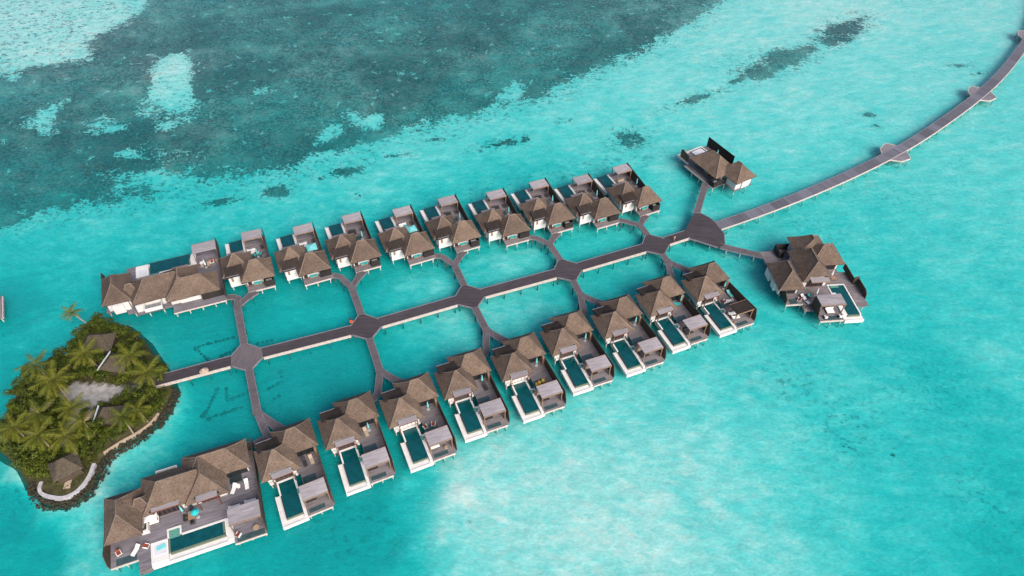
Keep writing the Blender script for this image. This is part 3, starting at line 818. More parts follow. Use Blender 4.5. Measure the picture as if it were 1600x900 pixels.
def posts_along(parent, edge, step=4.0, dark=False, z=-0.2, start=None):
    acc = step * 0.5 if start is None else start
    for i in range(len(edge) - 1):
        a, b = edge[i], edge[i + 1]; ln = (b - a).length
        t = acc
        while t < ln:
            p = a.lerp(b, t / ln); post(parent, p.x, p.y, z, dark); t += step
        acc = t - ln

HUBS = [(-56.46, 90.33), (-32.48, 99.65), (-9.84, 109.57), (13.33, 119.12), (35.84, 129.06)]
HUBPOLY = [(-3.35, -0.05), (-2.2, 3.1), (-0.95, 3.6), (2.6, 2.3), (3.5, 0.1), (2.1, -2.9), (0.85, -3.5), (-2.5, -2.55)]
main = empty('boardwalk', (0, 0, DZ), 0, 'main dark timber boardwalk with five octagonal hubs running from the island between both rows', 'boardwalk')
A0 = Vector((-75.5, 82.6, 0)); A1 = Vector((44.6, 133.3, 0))
stops = [A0] + [Vector((x, y, 0)) for x, y in HUBS] + [A1]
for i in range(len(stops) - 1):
    a, b = stops[i], stops[i + 1]; d = (b - a).normalized(); s = Vector((-d.y, d.x, 0))
    p = a if i == 0 else a + d * 3.2
    q = b - d * (3.2 if i < len(stops) - 2 else 0.0)
    # each span is built in its own frame so that its boards run along it
    ang = math.atan2(d.y, d.x); ln = (q - p).length
    bm = NB(); box(bm, 0, ln, -1.32, 1.32, -0.2, 0.0)
    o = obj('deck_span', bm, M['board_dark'], main); o.location = (p.x, p.y, 0); o.rotation_euler = (0, 0, ang)
    bm = NB(); box(bm, 0, ln, 1.324, 1.48, -0.3, 0.06); k_ = obj('kerb', bm, M['kerb'], main); k_.location = o.location; k_.rotation_euler = o.rotation_euler
    bm = NB(); box(bm, 0.2, ln - 0.3, -1.56, -1.324, -0.62, 0.05); k_ = obj('fascia', bm, M['fascia'], main); k_.location = o.location; k_.rotation_euler = o.rotation_euler
    nn = int(ln // 4.2)
    for j in range(nn + 1):
        c = p + d * (0.8 + j * (ln - 1.6) / max(nn, 1))
        for sd in (-1, 1): post(main, c.x + s.x * sd * 1.15, c.y + s.y * sd * 1.15, -0.3, dark=True)
for (x, y) in HUBS:
    bm = NB(); prism(bm, HUBPOLY, -0.2, 0.0)
    o = obj('hub_platform', bm, M['board_mid'] if x < -50 else M['board_dark'], main); o.location = (x, y, 0.004); o.rotation_euler = (0, 0, 0)
    e = [Vector((a, b, 0)) for a, b in HUBPOLY]
    for i in (0, 2, 4, 6):
        a, b = e[i], e[(i + 1) % 8]; d = b - a; bm = NB()
        boxm(bm, d.length, 0.16, 0.4, Matrix.Translation((a + b) / 2 + Vector((0, 0, -0.1))) @ Matrix.Rotation(math.atan2(d.y, d.x), 4, 'Z'))
        k_ = obj('kerb', bm, M['kerb'], main); k_.location = (x, y, 0)
    for a, b in ((-2.2, 2.6), (2.2, 1.9), (1.8, -2.5), (-2.2, -2.1)): post(main, x + a, y + b, -0.25, dark=True)
# broad plaza at the east end
PLAZA = [(43.8, 134.2), (44.6, 135.3), (47.5, 141.6), (49.3, 141.8), (51.6, 139.8), (52.6, 138.1), (53.6, 135.3), (54.1, 133.6), (53.5, 129.5), (51.6, 128.6), (45.9, 131.2), (44.6, 131.6)]
bm = NB(); prism(bm, PLAZA, -0.2, 0.008)
pz = obj('plaza_platform', bm, M['board_dark'], main)
rail('kerb', [Vector((a, b, 0)) for a, b in PLAZA[2:9]], M['kerb'], main)
rail('kerb', [Vector((a, b, 0)) for a, b in PLAZA[9:12]], M['kerb'], main)
for a, b in ((47, 138), (52, 136), (53, 131), (50, 130), (46.5, 132)): post(main, a, b, -0.22)

JU = [(-62.63, 104.72), (-37.63, 111.47), (-14.08, 119.82), (9.09, 128.18), (32.78, 136.19)]
JD = [(-50.44, 76.59), (-27.48, 87.67), (-5.46, 99.61), (16.11, 111.2), (38.14, 123.17)]
PAIRN = ['first', 'second', 'third', 'fourth', 'fifth']
def arm(hub, J, kl, kr, label):
    """arm from a hub to its fork, with one branch to each villa of the pair"""
    root = empty('boardwalk', (0, 0, DZ), 0, label, 'boardwalk', 'forked boardwalk arms leading to the villas')
    h = Vector((hub[0], hub[1], 0)); j = Vector((J[0], J[1], 0)); d = (j - h).normalized()
    p = h + d * 3.35
    ang = math.atan2(d.y, d.x); ln = (j - p).length
    bm = NB(); box(bm, 0, ln + 0.3, -0.72, 0.72, -0.2, -0.004)
    o = obj('deck_span', bm, M['board_mid'], root); o.location = p; o.rotation_euler = (0, 0, ang)
    s = Vector((-d.y, d.x, 0))
    for sd in (-1, 1):
        rail('kerb', [p + s * sd * .76, j + s * sd * .76 - d * .4], M['kerb'], root, 0.1, -0.24, 0.02)
        posts_along(root, [p + s * sd * .6, j + s * sd * .6], 4.0, True)
    # fork plate
    bm = NB(); bmesh.ops.create_circle(bm, cap_ends=True, segments=10, radius=1.0)
    r = bmesh.ops.extrude_face_region(bm, geom=bm.faces[:]); 
    for q in r['geom']:
        if isinstance(q, bmesh.types.BMVert): q.co.z -= 0.2
    fp = obj('fork_platform', bm, M['board_mid'], root); fp.location = (j.x, j.y, 0.004)
    # branch to the right-hand (odd) villa: straight to its porch
    if kr:
        e = LW(kr, 0.25, 18.86); e.z = 0; pts = [j, j.lerp(e, 0.55), e]
        ob, L, Rr = strip_obj('branch_deck', pts, [1.35, 1.5, 2.3], M['board_mid'], root, zoff=-0.008)
        for eg in (L, Rr): rail('kerb', eg, M['kerb'], root, 0.1, -0.24, 0.0)
        posts_along(root, [pts[0], pts[2]], 2.6, True, start=1.6)
    # branch to the left-hand (even or suite) villa: curves round to its side
    if kl:
        if kl in ('bs', 'ts'):
            c = [(-7.2, 18.3), (-5.6, 18.7), (-4.4, 19.4)] if kl == 'bs' else [(-7.2, 18.3), (-5.9, 18.7), (-4.9, 19.6)]
        else: c = [(4.9, 17.95), (6.0, 18.25), (7.0, 19.1)]
        pts = [LW(kl, *q) for q in c]
        for q in pts: q.z = 0
        pts = pts + [pts[-1].lerp(j, 0.5), j]
        ob, L, Rr = strip_obj('branch_deck', pts, [1.5, 1.5, 1.45, 1.4, 1.35], M['board_mid'], root, zoff=-0.012)
        for eg in (L, Rr): rail('kerb', eg, M['kerb'], root, 0.1, -0.24, 0.0)
        posts_along(root, Rr, 2.8, True, start=1.0); posts_along(root, L, 2.8, True, start=2.2)
    return root
for i in range(5):
    ku = ('ts' if i == 0 else f't{2*i}', f't{2*i+1}'); kd = ('bs' if i == 0 else f'b{2*i}', f'b{2*i+1}')
    nb = 'the large suite and first villa' if i == 0 else f'the {ORD[2*i-1]} and {ORD[2*i]} villas'
    arm(HUBS[i], JU[i], ku[0], ku[1], f'forked grey boardwalk leading to {nb} of the far row')
    arm(HUBS[i], JD[i], kd[0], kd[1], f'forked grey boardwalk leading to {nb} of the near row')

def simple_walk(pts, w, label, mat='board_mid', step=3.4):
    root = empty('boardwalk', (0, 0, DZ), 0, label, 'boardwalk')
    d = pts[1] - pts[0]; ang = math.atan2(d.y, d.x)
    bm = NB(); box(bm, 0, d.length, -w / 2, w / 2, -0.2, -0.004)
    o = obj('deck_span', bm, M[mat], root); o.location = (pts[0].x, pts[0].y, 0); o.rotation_euler = (0, 0, ang)
    s = Vector((-d.y, d.x, 0)).normalized()
    for sd in (-1, 1):
        rail('kerb', [pts[0] + s * sd * (w / 2 + .04), pts[1] + s * sd * (w / 2 + .04)], M['kerb'], root, 0.1, -0.26, 0.03)
        posts_along(root, [pts[0] + s * sd * (w / 2 - .15), pts[1] + s * sd * (w / 2 - .15)], step, False)
    return root
def flat(px, py): p = G(px, py); return Vector((p.x, p.y, 0))
IT_END = LW('it', -0.2, -3.6); IT_END.z = 0
simple_walk([flat(1088.5, 334), IT_END], 1.6, 'straight grey boardwalk between the end plaza and the lone northern villa')
IR_END = LW('ir', 2.4, 11.0); IR_END.z = 0
simple_walk([flat(1126, 384.2), IR_END], 1.7, 'straight grey boardwalk on pale posts to the lone eastern villa')

# the long curving jetty
TOP = [(1117, 346.4), (1163.7, 330.5), (1206.2, 315.6), (1248.7, 298.6), (1291.2, 281.6), (1333.7, 263.6), (1381.5, 240.2), (1408, 226), (1437, 208), (1478.9, 178.9), (1517.8, 149.7), (1540, 137.2), (1562, 112), (1581.7, 87.2), (1594, 67.8)]
BOT = [(1126.6, 359.2), (1168, 346.8), (1208, 331.6), (1250, 315.3), (1295, 296.3), (1343, 274.4), (1395.4, 247.6), (1420.6, 233.6), (1450, 216.5), (1492, 188), (1533, 155.3), (1552.5, 138.6), (1576, 113.6), (1595.6, 90), (1607, 72)]
cl = [(flat(*a) + flat(*b)) / 2 for a, b in zip(TOP, BOT)]
# smooth and extend beyond the frame
for _ in range(2):
    cl = [cl[0]] + [(cl[i - 1] + cl[i] * 2 + cl[i + 1]) / 4 for i in range(1, len(cl) - 1)] + [cl[-1]]
dlast = (cl[-1] - cl[-3]).normalized()
for i in range(6):
    dlast = (Matrix.Rotation(R(2.5), 3, 'Z') @ dlast); cl.append(cl[-1] + dlast * 9)
fine = []
for i in range(len(cl) - 1):
    p0 = cl[max(i - 1, 0)]; p1 = cl[i]; p2 = cl[i + 1]; p3 = cl[min(i + 2, len(cl) - 1)]
    for j in range(4):
        t = j / 4
        fine.append(0.5 * ((2 * p1) + (-p0 + p2) * t + (2 * p0 - 5 * p1 + 4 * p2 - p3) * t * t + (-p0 + 3 * p1 - 3 * p2 + p3) * t ** 3))
fine.append(cl[-1])
jet = empty('jetty', (0, 0, DZ), 0, 'long curving grey jetty with winged rest platforms sweeping away to the upper corner', 'jetty')
o, JL, JR = strip_obj('deck_span', fine, 3.0, M['board_jetty'], jet, uv=True)
rail('kerb', JL, M['kerb'], jet, 0.14, -0.3, 0.05); rail('fascia', JR, M['fascia'], jet, 0.16, -0.36, 0.03)
posts_along(jet, [p.lerp(q, 0.08) for p, q in zip(JR, JL)], 5.2, False); posts_along(jet, [p.lerp(q, 0.92) for p, q in zip(JR, JL)], 5.2, False)
def wings(cx, cy, ang):
    c = Vector((cx, cy, 0)); 
    for sd, poly in ((1, [(-4.1, 1.45), (-2.1, 3.57), (1.46, 4.26), (3.15, 2.07), (3.6, 1.45)]), (-1, [(3.4, -1.45), (1.1, -4.45), (-2.4, -3.85), (-4.5, -1.45)])):
        bm = NB(); prism(bm, poly, -0.22, -0.006)
        w = obj('rest_platform', bm, M['deck_suite'], jet); w.location = c; w.rotation_euler = (0, 0, ang)
        for i in range(len(poly) - 1):
            a_ = Vector((*poly[i], 0)); b_ = Vector((*poly[i + 1], 0)); d_ = b_ - a_
            if d_.length < 1: continue
            bm = NB(); boxm(bm, d_.length, .14, .4, Matrix.Translation((a_ + b_) / 2 + Vector((0, 0, -.15))) @ Matrix.Rotation(math.atan2(d_.y, d_.x), 4, 'Z')); obj('fascia', bm, M['fascia'], w)
        for x, y in (((-1.9, 3.4), (1.2, 4.0), (2.6, 2.2)) if sd > 0 else ((-2.1, 3.6), (0.9, 4.1), (2.3, 2.2))):
            q = c + Matrix.Rotation(ang, 3, 'Z') @ Vector((x, sd * y, 0)); post(jet, q.x, q.y, -0.2)
def jet_at(px, py):
    p = flat(px, py); i = min(range(len(fine)), key=lambda i: (fine[i] - p).length); i = min(max(i, 1), len(fine) - 2)
    d = fine[i + 1] - fine[i - 1]; return fine[i].x, fine[i].y, math.atan2(d.y, d.x)
for q in ((1402, 237), (1535, 146), (1607, 57)): wings(*jet_at(*q))

# ------------------------------------------------------------------ deck furniture (things of their own)
def put(o, k, x, y, rot=0, z=0.0):
    o.location = LW(k, x, y, z); o.rotation_euler = (0, 0, heading(k, rot)); return o
def lounger(mat, label, grp='sun loungers on the villa decks'):
    o = empty('sun_lounger', label=label, cat='sun lounger', group=grp)
    bm = NB(); box(bm, -.36, .36, -1.0, 1.0, .22, .30)
    for x in (-.3, .3):
        for y in (-.85, .75): box(bm, x - .04, x + .04, y - .04, y + .04, 0, .22)
    obj('frame', bm, M['post_dark'], o)
    bm = NB(); prism_x(bm, [(-1.0, .304), (-1.0, .44), (.3, .44), (1.0, .80), (1.02, .66), (.3, .304)], -.36, .36)
    obj('cushion', bm, mat, o); return o
def chair(mat, label, grp='lounge chairs on the villa decks'):
    o = empty('lounge_chair', label=label, cat='chair', group=grp)
    bm = NB(); box(bm, -.42, .42, -.4, .42, .12, .26)
    for x in (-.36, .36):
        for y in (-.34, .36): box(bm, x - .04, x + .04, y - .04, y + .04, 0, .12)
    box(bm, -.42, -.32, -.4, .42, .26, .55); box(bm, .32, .42, -.4, .42, .26, .55)
    obj('frame', bm, M['cloth_white'] if mat in (M['cloth_red'],) else M['post_dark'], o)
    bm = NB(); box(bm, -.31, .31, -.38, .3, .264, .42); prism_x(bm, [(.3, .264), (.2, .42), (.34, .86), (.46, .82), (.42, .264)], -.31, .31)
    obj('cushion', bm, mat, o); return o
def daybed(mat, label, grp='daybeds under the pergolas', w=1.9, d=1.3):
    o = empty('daybed', label=label, cat='daybed', group=grp)
    bm = NB(); box(bm, -w / 2, w / 2, -d / 2, d / 2, 0, .26); obj('base', bm, M['post_dark'], o)
    bm = NB(); box(bm, -w / 2 + .05, w / 2 - .05, -d / 2 + .05, d / 2 - .05, .264, .44); bmesh.ops.bevel(bm, geom=bm.edges[:], offset=.04, segments=2, affect='EDGES'); obj('mattress', bm, mat, o)
    bm = NB(); box(bm, -w / 2, w / 2, d / 2 - .02, d / 2 + .1, 0.2, .85); obj('backrest', bm, mat, o); return o
def parasol_closed(label, grp='closed turquoise parasols on the villa terraces', mat='teal_pale'):
    o = empty('parasol', label=label, cat='parasol', group=grp)
    bm = NB(); lathe(bm, [(.34, 0), (.34, .08), (.1, .12)], 12); obj('base', bm, M['metal'], o)
    bm = NB(); lathe(bm, [(.03, .1), (.03, 2.7)], 8); obj('pole', bm, M['metal'], o)
    bm = NB(); lathe(bm, [(.10, .85), (.22, 1.0), (.20, 1.5), (.13, 2.2), (.05, 2.72)], 9); obj('canopy', bm, M[mat], o); return o
def parasol_open(label, r=1.45, n=4, mat='teal_pale', grp='open turquoise parasols on the villa terraces', h=2.3):
    o = empty('parasol', label=label, cat='parasol', group=grp)
    bm = NB(); lathe(bm, [(.34, 0), (.34, .08), (.1, .12)], 12); obj('base', bm, M['metal'], o)
    bm = NB(); lathe(bm, [(.03, .1), (.03, h + .4)], 8); obj('pole', bm, M['metal'], o)
    bm = NB(); lathe(bm, [(r, h - .12), (r, h), (r * .5, h + .28), (.05, h + .5)], n)
    obj('canopy', bm, M[mat], o); return o
def pod(label):
    o = empty('pod_seat', label=label, cat='seat', group='round pod seats beside the pools')
    bm = NB(); lathe(bm, [(.55, 0), (.78, .35), (.7, .42), (.5, .38)], 16); obj('base', bm, M['rattan'], o)
    bm = NB(); bmesh.ops.create_uvsphere(bm, u_segments=14, v_segments=8, radius=.8)
    bmesh.ops.bisect_plane(bm, geom=bm.verts[:] + bm.edges[:] + bm.faces[:], plane_co=(0, -.15, 0), plane_no=(0, -1, -.5), clear_outer=True)
    for q in bm.verts: q.co.z = q.co.z * .9 + .65
    bmesh.ops.solidify(bm, geom=bm.faces[:], thickness=.06)
    obj('hood', bm, M['beige'], o, smooth=True); return o
def bench(label):
    o = empty('bench', label=label, cat='bench', group='cushioned benches by the villa doors')
    bm = NB(); box(bm, -.95, .95, -.3, .3, 0.0, .3); obj('frame', bm, M['tan_wood'], o)
    for x in (-.6, .1, .62):
        bm = NB(); box(bm, x - .26, x + .26, -.26, .28, .304, .56); obj('cushion', bm, M['teal'], o)
    return o
def table(label, w=1.6, d=1.1, mat='wood_table', grp='tables on the villa decks'):
    o = empty('table', label=label, cat='table', group=grp)
    bm = NB(); box(bm, -w / 2, w / 2, -d / 2, d / 2, .68, .74); obj('table_top', bm, M[mat], o)
    for x in (-1, 1):
        for y in (-1, 1):
            bm = NB(); box(bm, x * (w / 2 - .12) - .05, x * (w / 2 - .12) + .05, y * (d / 2 - .12) - .05, y * (d / 2 - .12) + .05, 0, .68); obj('leg', bm, M[mat], o)
    return o
def round_table(label, r=.55, mat='rattan', grp='tables on the villa decks'):
    o = empty('table', label=label, cat='table', group=grp)
    bm = NB(); lathe(bm, [(r, .46), (r, .52)], 16); obj('table_top', bm, M[mat], o)
    bm = NB(); lathe(bm, [(.3, 0), (.08, .1), (.08, .46)], 10); obj('base', bm, M[mat], o); return o

def vn(k):
    if k == 'bs': return 'the large near suite'
    if k == 'ts': return 'the large far suite'
    if k == 'it': return 'the lone northern villa'
    if k == 'ir': return 'the lone eastern villa'
    return f'the {ORD[int(k[1]) - 1]} {"near" if k[0] == "b" else "far"}-row villa'

# closed parasols
for k, x, y in (('b2', 2.9, 11.2), ('b3', 2.9, 11.4), ('b4', 3.2, 11.4), ('b5', 3.2, 11.5), ('b6', 3.6, 11.6), ('b7', 3.7, 11.5), ('b8', 4.4, 11.4), ('b9', 4.1, 11.4),
                ('t1', 2.5, 7.6), ('t3', 3.2, 7.8), ('t5', 3.6, 7.9), ('t6', 3.7, 8.0), ('t7', 4.0, 7.9), ('t8', 4.2, 7.8), ('t9', 4.4, 7.6)):
    put(parasol_closed(f'slim closed turquoise parasol standing on the terrace of {vn(k)}'), k, x, y)
put(parasol_open('open turquoise square parasol tilted over the terrace of ' + vn('t2'), 1.75), 't2', 2.8, 9.0, 45)
put(parasol_open('open turquoise square parasol shading the terrace of ' + vn('t4'), 1.6), 't4', 2.6, 9.0, 42)
bm = NB(); box(bm, -.7, .7, -.45, .45, 0, .1); tq = obj('towel', bm, M['teal'], None); tag(tq, 'crumpled turquoise towel beside the open parasol of ' + vn('t2'), 'towel'); put(tq, 't2', 1.5, 7.6, 20, 0.01)
# near row
put(lounger(M['beige'], 'tan sun lounger on the terrace of ' + vn('b1')), 'b1', 3.4, 10.7, 4)
put(lounger(M['cloth_dark'], 'charcoal sun lounger beside a tan one on the terrace of ' + vn('b1')), 'b1', 2.1, 10.7, 4)
put(lounger(M['beige'], 'tan sun lounger half under the roof of ' + vn('b2')), 'b2', 2.2, 10.8, 4)
put(lounger(M['cloth_dark'], 'charcoal sun lounger in the roof shade of ' + vn('b4')), 'b4', 3.4, 10.1, 2)
for dx, rr in ((1.0, 20), (2.7, -25)):
    put(chair(M['cloth_red'], f'white chair with rust cushion, {"left" if dx < 2 else "right"} of two on {vn("b3")}'), 'b3', dx, 7.6, 180 + rr)
put(daybed(M['cloth_white'], 'white daybed at the pool end of the pergola of ' + vn('b3')), 'b3', 1.3, 2.9, 0)
put(round_table('small tan round table near the deck edge of ' + vn('b3'), .35), 'b3', 3.2, 1.6)
for k in ('b1', 'b2', 'b4', 'b5', 'b6', 'b7', 'b8'):
    put(daybed(M['cloth_dark'], 'charcoal daybed under the pergola of ' + vn(k)), k, 1.35, 3.0, 0)
for dx, dy in ((1.3, 6.8), (2.0, 7.0), (2.9, 7.2)):
    put(chair(M['cloth_yellow'], f'yellow cushioned chair, {"left" if dx < 1.5 else "middle" if dx < 2.5 else "right"} of three on {vn("b5")}'), 'b5', dx, dy, 150)
for k in ('b5', 'b6', 'b7'): put(pod('beige round pod seat beside the pergola of ' + vn(k)), k, 0.75, 4.75 if k == 'b5' else 4.8, 120)
put(lounger(M['teal'], 'turquoise sun lounger in the roof corner of ' + vn('b8')), 'b8', 3.2, 11.3, 60)
put(lounger(M['teal_pale'], 'pale turquoise sun lounger along the screen of ' + vn('b9')), 'b9', 4.3, 9.3, 0)
put(lounger(M['cloth_white'], 'white sun lounger at the back of the pergola of ' + vn('b9')), 'b9', 1.2, 4.0, 80)
put(lounger(M['cloth_white'], 'white sun lounger at the front of the pergola of ' + vn('b9')), 'b9', 1.3, 2.7, 80)
put(chair(M['cloth_red'], 'white chair with rust cushion left of the low table of ' + vn('b9')), 'b9', 1.7, 7.7, 100)
put(chair(M['cloth_white'], 'all white chair right of the low table of ' + vn('b9')), 'b9', 3.3, 7.4, -100)
put(round_table('pale round low table between two chairs of ' + vn('b9'), .45, 'pale_floor'), 'b9', 2.5, 7.5)
# far row
for k in [f't{i}' for i in range(1, 10)]:
    put(bench('wooden bench with turquoise cushions beside the door of ' + vn(k)), k, 1.25, 16.85, 0)
    bm = NB(); lathe(bm, [(.16, 0), (.22, .4), (.18, .42)], 10); pt = obj('plant_pot', bm, M['cloth_red'], None)
    tag(pt, 'small red pot at the door step of ' + vn(k), 'pot', 'red pots by the villa doors'); put(pt, k, -.3, 17.0)
for k, mt, nm in (('t3', 'cloth_dark', 'charcoal'), ('t4', 'cloth_white', 'white'), ('t5', 'cloth_dark', 'charcoal'), ('t6', 'cloth_dark', 'charcoal'), ('t7', 'cloth_dark', 'charcoal'), ('t8', 'cloth_dark', 'charcoal'), ('t9', 'beige', 'beige')):
    put(daybed(M[mt], f'{nm} daybed behind the pergola posts of {vn(k)}'), k, 1.4, 5.2 if k != 't9' else 4.9, 180)
bm = NB(); box(bm, -.5, .5, -.3, .3, 0, .07); tq = obj('towel', bm, M['teal'], None); tag(tq, 'turquoise towel thrown over the white daybed of ' + vn('t4'), 'towel'); put(tq, 't4', 1.9, 5.2, 30, 0.45)
for k in ('t2', 't3', 't4', 't5', 't6', 't7', 't8', 't9', 't1'):
    put(chair(M['cloth_dark'], 'charcoal armchair by the screen behind the pergola of ' + vn(k)), k, 3.9, 4.9, 170)
for k, y0 in (('t1', 5.0), ('t2', 4.9)):
    for dy in (0, .95):
        put(lounger(M['cloth_white'], f'white sun lounger, {"seaward" if dy == 0 else "landward"} of the pair on {vn(k)}'), k, 1.2, y0 + dy, 82)
for x, y, mt, nm in ((1.7, 7.0, 'teal', 'turquoise chair nearest the pool'), (3.2, 7.0, 'teal', 'turquoise chair nearest the screen'), (2.4, 6.3, 'cloth_red', 'rust red chair between two turquoise ones')):
    put(chair(M[mt], nm + ' on the terrace of ' + vn('t1')), 't1', x, y, 30 if x > 2 else -40)
# suites
put(parasol_open('white square canopy over the daybed of ' + vn('bs'), 1.5, 4, 'cloth_white', None, 2.2), 'bs', -25.55, 8.9, 45)
put(daybed(M['cloth_white'], 'white daybed under the square canopy of ' + vn('bs'), None, 1.7, 1.6), 'bs', -25.5, 9.0, 0)
put(table('tan dining table on the open deck of ' + vn('bs'), 1.2, 1.7), 'bs', -19.2, 7.3, 0)
put(parasol_open('round turquoise parasol beside the dining table of ' + vn('bs'), .75, 12, 'teal', None, 2.1), 'bs', -18.3, 6.9)
for x, y, r in ((-20.15, 7.7, 90), (-20.15, 6.9, 90), (-19.2, 6.05, 180), (-19.2, 8.5, 0)):
    put(chair(M['cloth_dark'], f'dark dining chair, {"pool" if y < 6.5 else "house" if y > 8 else "left" if y > 7.2 else "lower left"} side of the tan table of {vn("bs")}'), 'bs', x, y, r)
put(lounger(M['cloth_white'], 'white sun lounger near the floor opening of ' + vn('bs')), 'bs', -11.7, 10.0, -25)
put(lounger(M['cloth_white'], 'white sun lounger beside the long screen of ' + vn('bs')), 'bs', -9.4, 10.1, 0)
put(round_table('small white side table between loungers of ' + vn('bs'), .4, 'cloth_white'), 'bs', -10.9, 10.3)
put(lounger(M['cloth_white'], 'white sun lounger behind the pergola, pool side, of ' + vn('bs')), 'bs', -12.0, 6.3, 90)
put(lounger(M['cloth_white'], 'white sun lounger behind the pergola, screen side, of ' + vn('bs')), 'bs', -9.2, 6.4, 90)
put(round_table('round rattan table under the pergola front of ' + vn('bs'), .55), 'bs', -8.9, 1.0)
put(chair(M['cloth_red'], 'rust cushioned chair at the front deck corner of ' + vn('bs')), 'bs', -12.0, 0.85, 140)
put(chair(M['cloth_red'], 'rust cushioned chair under the left roof eave of ' + vn('bs')), 'bs', -31.4, 4.9, 20)
put(lounger(M['cloth_white'], 'white sun lounger with rust towel on the left glass floor of ' + vn('bs')), 'bs', -28.7, 4.3, -35)
put(chair(M['cloth_red'], 'rust cushioned chair between the glass floor and whirlpool of ' + vn('bs')), 'bs', -27.0, 4.5, 60)
put(parasol_closed('closed turquoise parasol by the doors of ' + vn('bs')), 'bs', -20.6, 8.6)
bm = NB(); box(bm, -.75, .75, -.4, .4, 0, .06); tq = obj('towel', bm, M['teal_pale'], None); tag(tq, 'pale turquoise towel on the white whirlpool panel of ' + vn('bs'), 'towel'); put(tq, 'bs', -24.7, 3.5, 8, 0.075)
for x in (-10.9, -9.4): put(lounger(M['beige'], f'tan sun lounger, {"pool" if x < -10 else "screen"} side one of the pair on {vn("ts")}'), 'ts', x - 0.6, 6.2, 0)
put(parasol_closed('closed white parasol between the tan loungers of ' + vn('ts'), None, 'cloth_white'), 'ts', -10.7, 6.7)
put(round_table('white round table beside the pergola of ' + vn('ts'), .5, 'cloth_white'), 'ts', -11.5, 5.2)
put(round_table('tan round table by the screen of ' + vn('ts'), .45), 'ts', -8.1, 5.4)
put(chair(M['cloth_red'], 'rust cushioned chair behind the pergola of ' + vn('ts')), 'ts', -9.2, 5.4, 180)
put(lounger(M['cloth_grey'], 'grey sun lounger beside the pool of ' + vn('ts')), 'ts', -19.5, 5.9, 80)
# lone villas
put(lounger(M['cloth_white'], 'white sun lounger on the front terrace, nearest the left roof, of ' + vn('ir')), 'ir', 4.6, -2.9, 15)
put(lounger(M['cloth_white'], 'white sun lounger above the sea steps of ' + vn('ir')), 'ir', 4.9, -4.2 + .4, 20)
put(chair(M['teal'], 'turquoise chair on the front terrace of ' + vn('ir')), 'ir', 6.2, -2.4, 40)
put(chair(M['cloth_red'], 'rust cushioned chair by the left glass floor of ' + vn('ir')), 'ir', 3.5, -3.2, 140)
put(parasol_closed('closed white parasol in front of the doors of ' + vn('ir'), None, 'cloth_white'), 'ir', 7.8, -2.2)
put(parasol_closed('closed white parasol on the rear terrace of ' + vn('ir'), None, 'cloth_white'), 'ir', 13.9, 3.4)
put(table('tan table on the rear terrace of ' + vn('ir'), 1.1, 1.1), 'ir', 14.2, 2.7)
for x, n_ in ((7.4, 'left'), (10.9, 'right')): put(chair(M['cloth_white'], f'white armchair, {n_} one on the front glass floor of {vn("ir")}'), 'ir', x, -9.0, 180)
put(daybed(M['cloth_white'], 'white daybed under the pergola of ' + vn('ir')), 'ir', 9.2, -7.3, 0)
put(bench('wooden bench with turquoise cushions against the wall of ' + vn('it')), 'it', -3.4, -0.5, 180)
put(chair(M['teal'], 'turquoise porch chair of ' + vn('it')), 'it', -7.2, -1.0, 90)
put(parasol_closed('closed turquoise parasol by the black screen of ' + vn('it')), 'it', -7.6, 7.0)

# ------------------------------------------------------------------ small things on the boardwalk
def skin_mesh(name, verts, edges, radii, mat, parent):
    me = bpy.data.meshes.new(name); me.from_pydata(verts, edges, [])
    o = bpy.data.objects.new(name, me); COL.objects.link(o)
    md = o.modifiers.new('skin', 'SKIN'); md.use_smooth_shade = True
    for i, r in enumerate(radii): me.skin_vertices[0].data[i].radius = (r, r)
    me.skin_vertices[0].data[0].use_root = True
    o.modifiers.new('sub', 'SUBSURF').levels = 1
    dg = bpy.context.evaluated_depsgraph_get(); m2 = bpy.data.meshes.new_from_object(o.evaluated_get(dg))
    bpy.data.objects.remove(o); m2.materials.clear(); m2.materials.append(mat)
    o = bpy.data.objects.new(name, m2); COL.objects.link(o); o.parent = parent; return o
per = empty('person', G(1053, 376), R(200), 'person in tan clothes walking on the main boardwalk just before the end plaza', 'person')
V = [(0, 0, .95), (0, 0, 1.15), (0, 0, 1.38), (0, .01, 1.48), (0, .03, 1.56), (0, .03, 1.68),
     (.18, 0, 1.38), (.24, .06, 1.12), (.22, .18, .92), (-.18, 0, 1.38), (-.25, -.05, 1.12), (-.24, .02, .90),
     (.10, 0, .90), (.11, .16, .52), (.11, .12, .10), (.11, .26, .04), (-.10, 0, .90), (-.11, -.05, .52), (-.11, -.24, .14), (-.11, -.16, .04)]
Ed = [(0, 1), (1, 2), (2, 3), (3, 4), (4, 5), (2, 6), (6, 7), (7, 8), (2, 9), (9, 10), (10, 11), (0, 12), (12, 13), (13, 14), (14, 15), (0, 16), (16, 17), (17, 18), (18, 19)]
Rd = [.15, .14, .16, .06, .09, .09, .075, .05, .045, .075, .05, .045, .10, .07, .045, .04, .10, .07, .045, .04]
skin_mesh('body', V, Ed, Rd, M['cloth_tan'], per)
bm = NB(); bmesh.ops.create_uvsphere(bm, u_segments=10, v_segments=7, radius=.115)
for q in bm.verts: q.co += Vector((0, .0, 1.69))
obj('hair', bm, M['hair'], per, smooth=True)
lb = empty('lifebuoy_stand', G(549.5, 505.5), R(20), 'brown post with an orange ring at the edge of the second hub', 'lifebuoy')
bm = NB(); box(bm, -.22, .22, -.1, .1, 0, 1.5); prism_y(bm, [(-.3, 1.5), (0, 1.85), (.3, 1.5)], -.16, .16); obj('post', bm, M['brown_wood'], lb)
bm = NB()
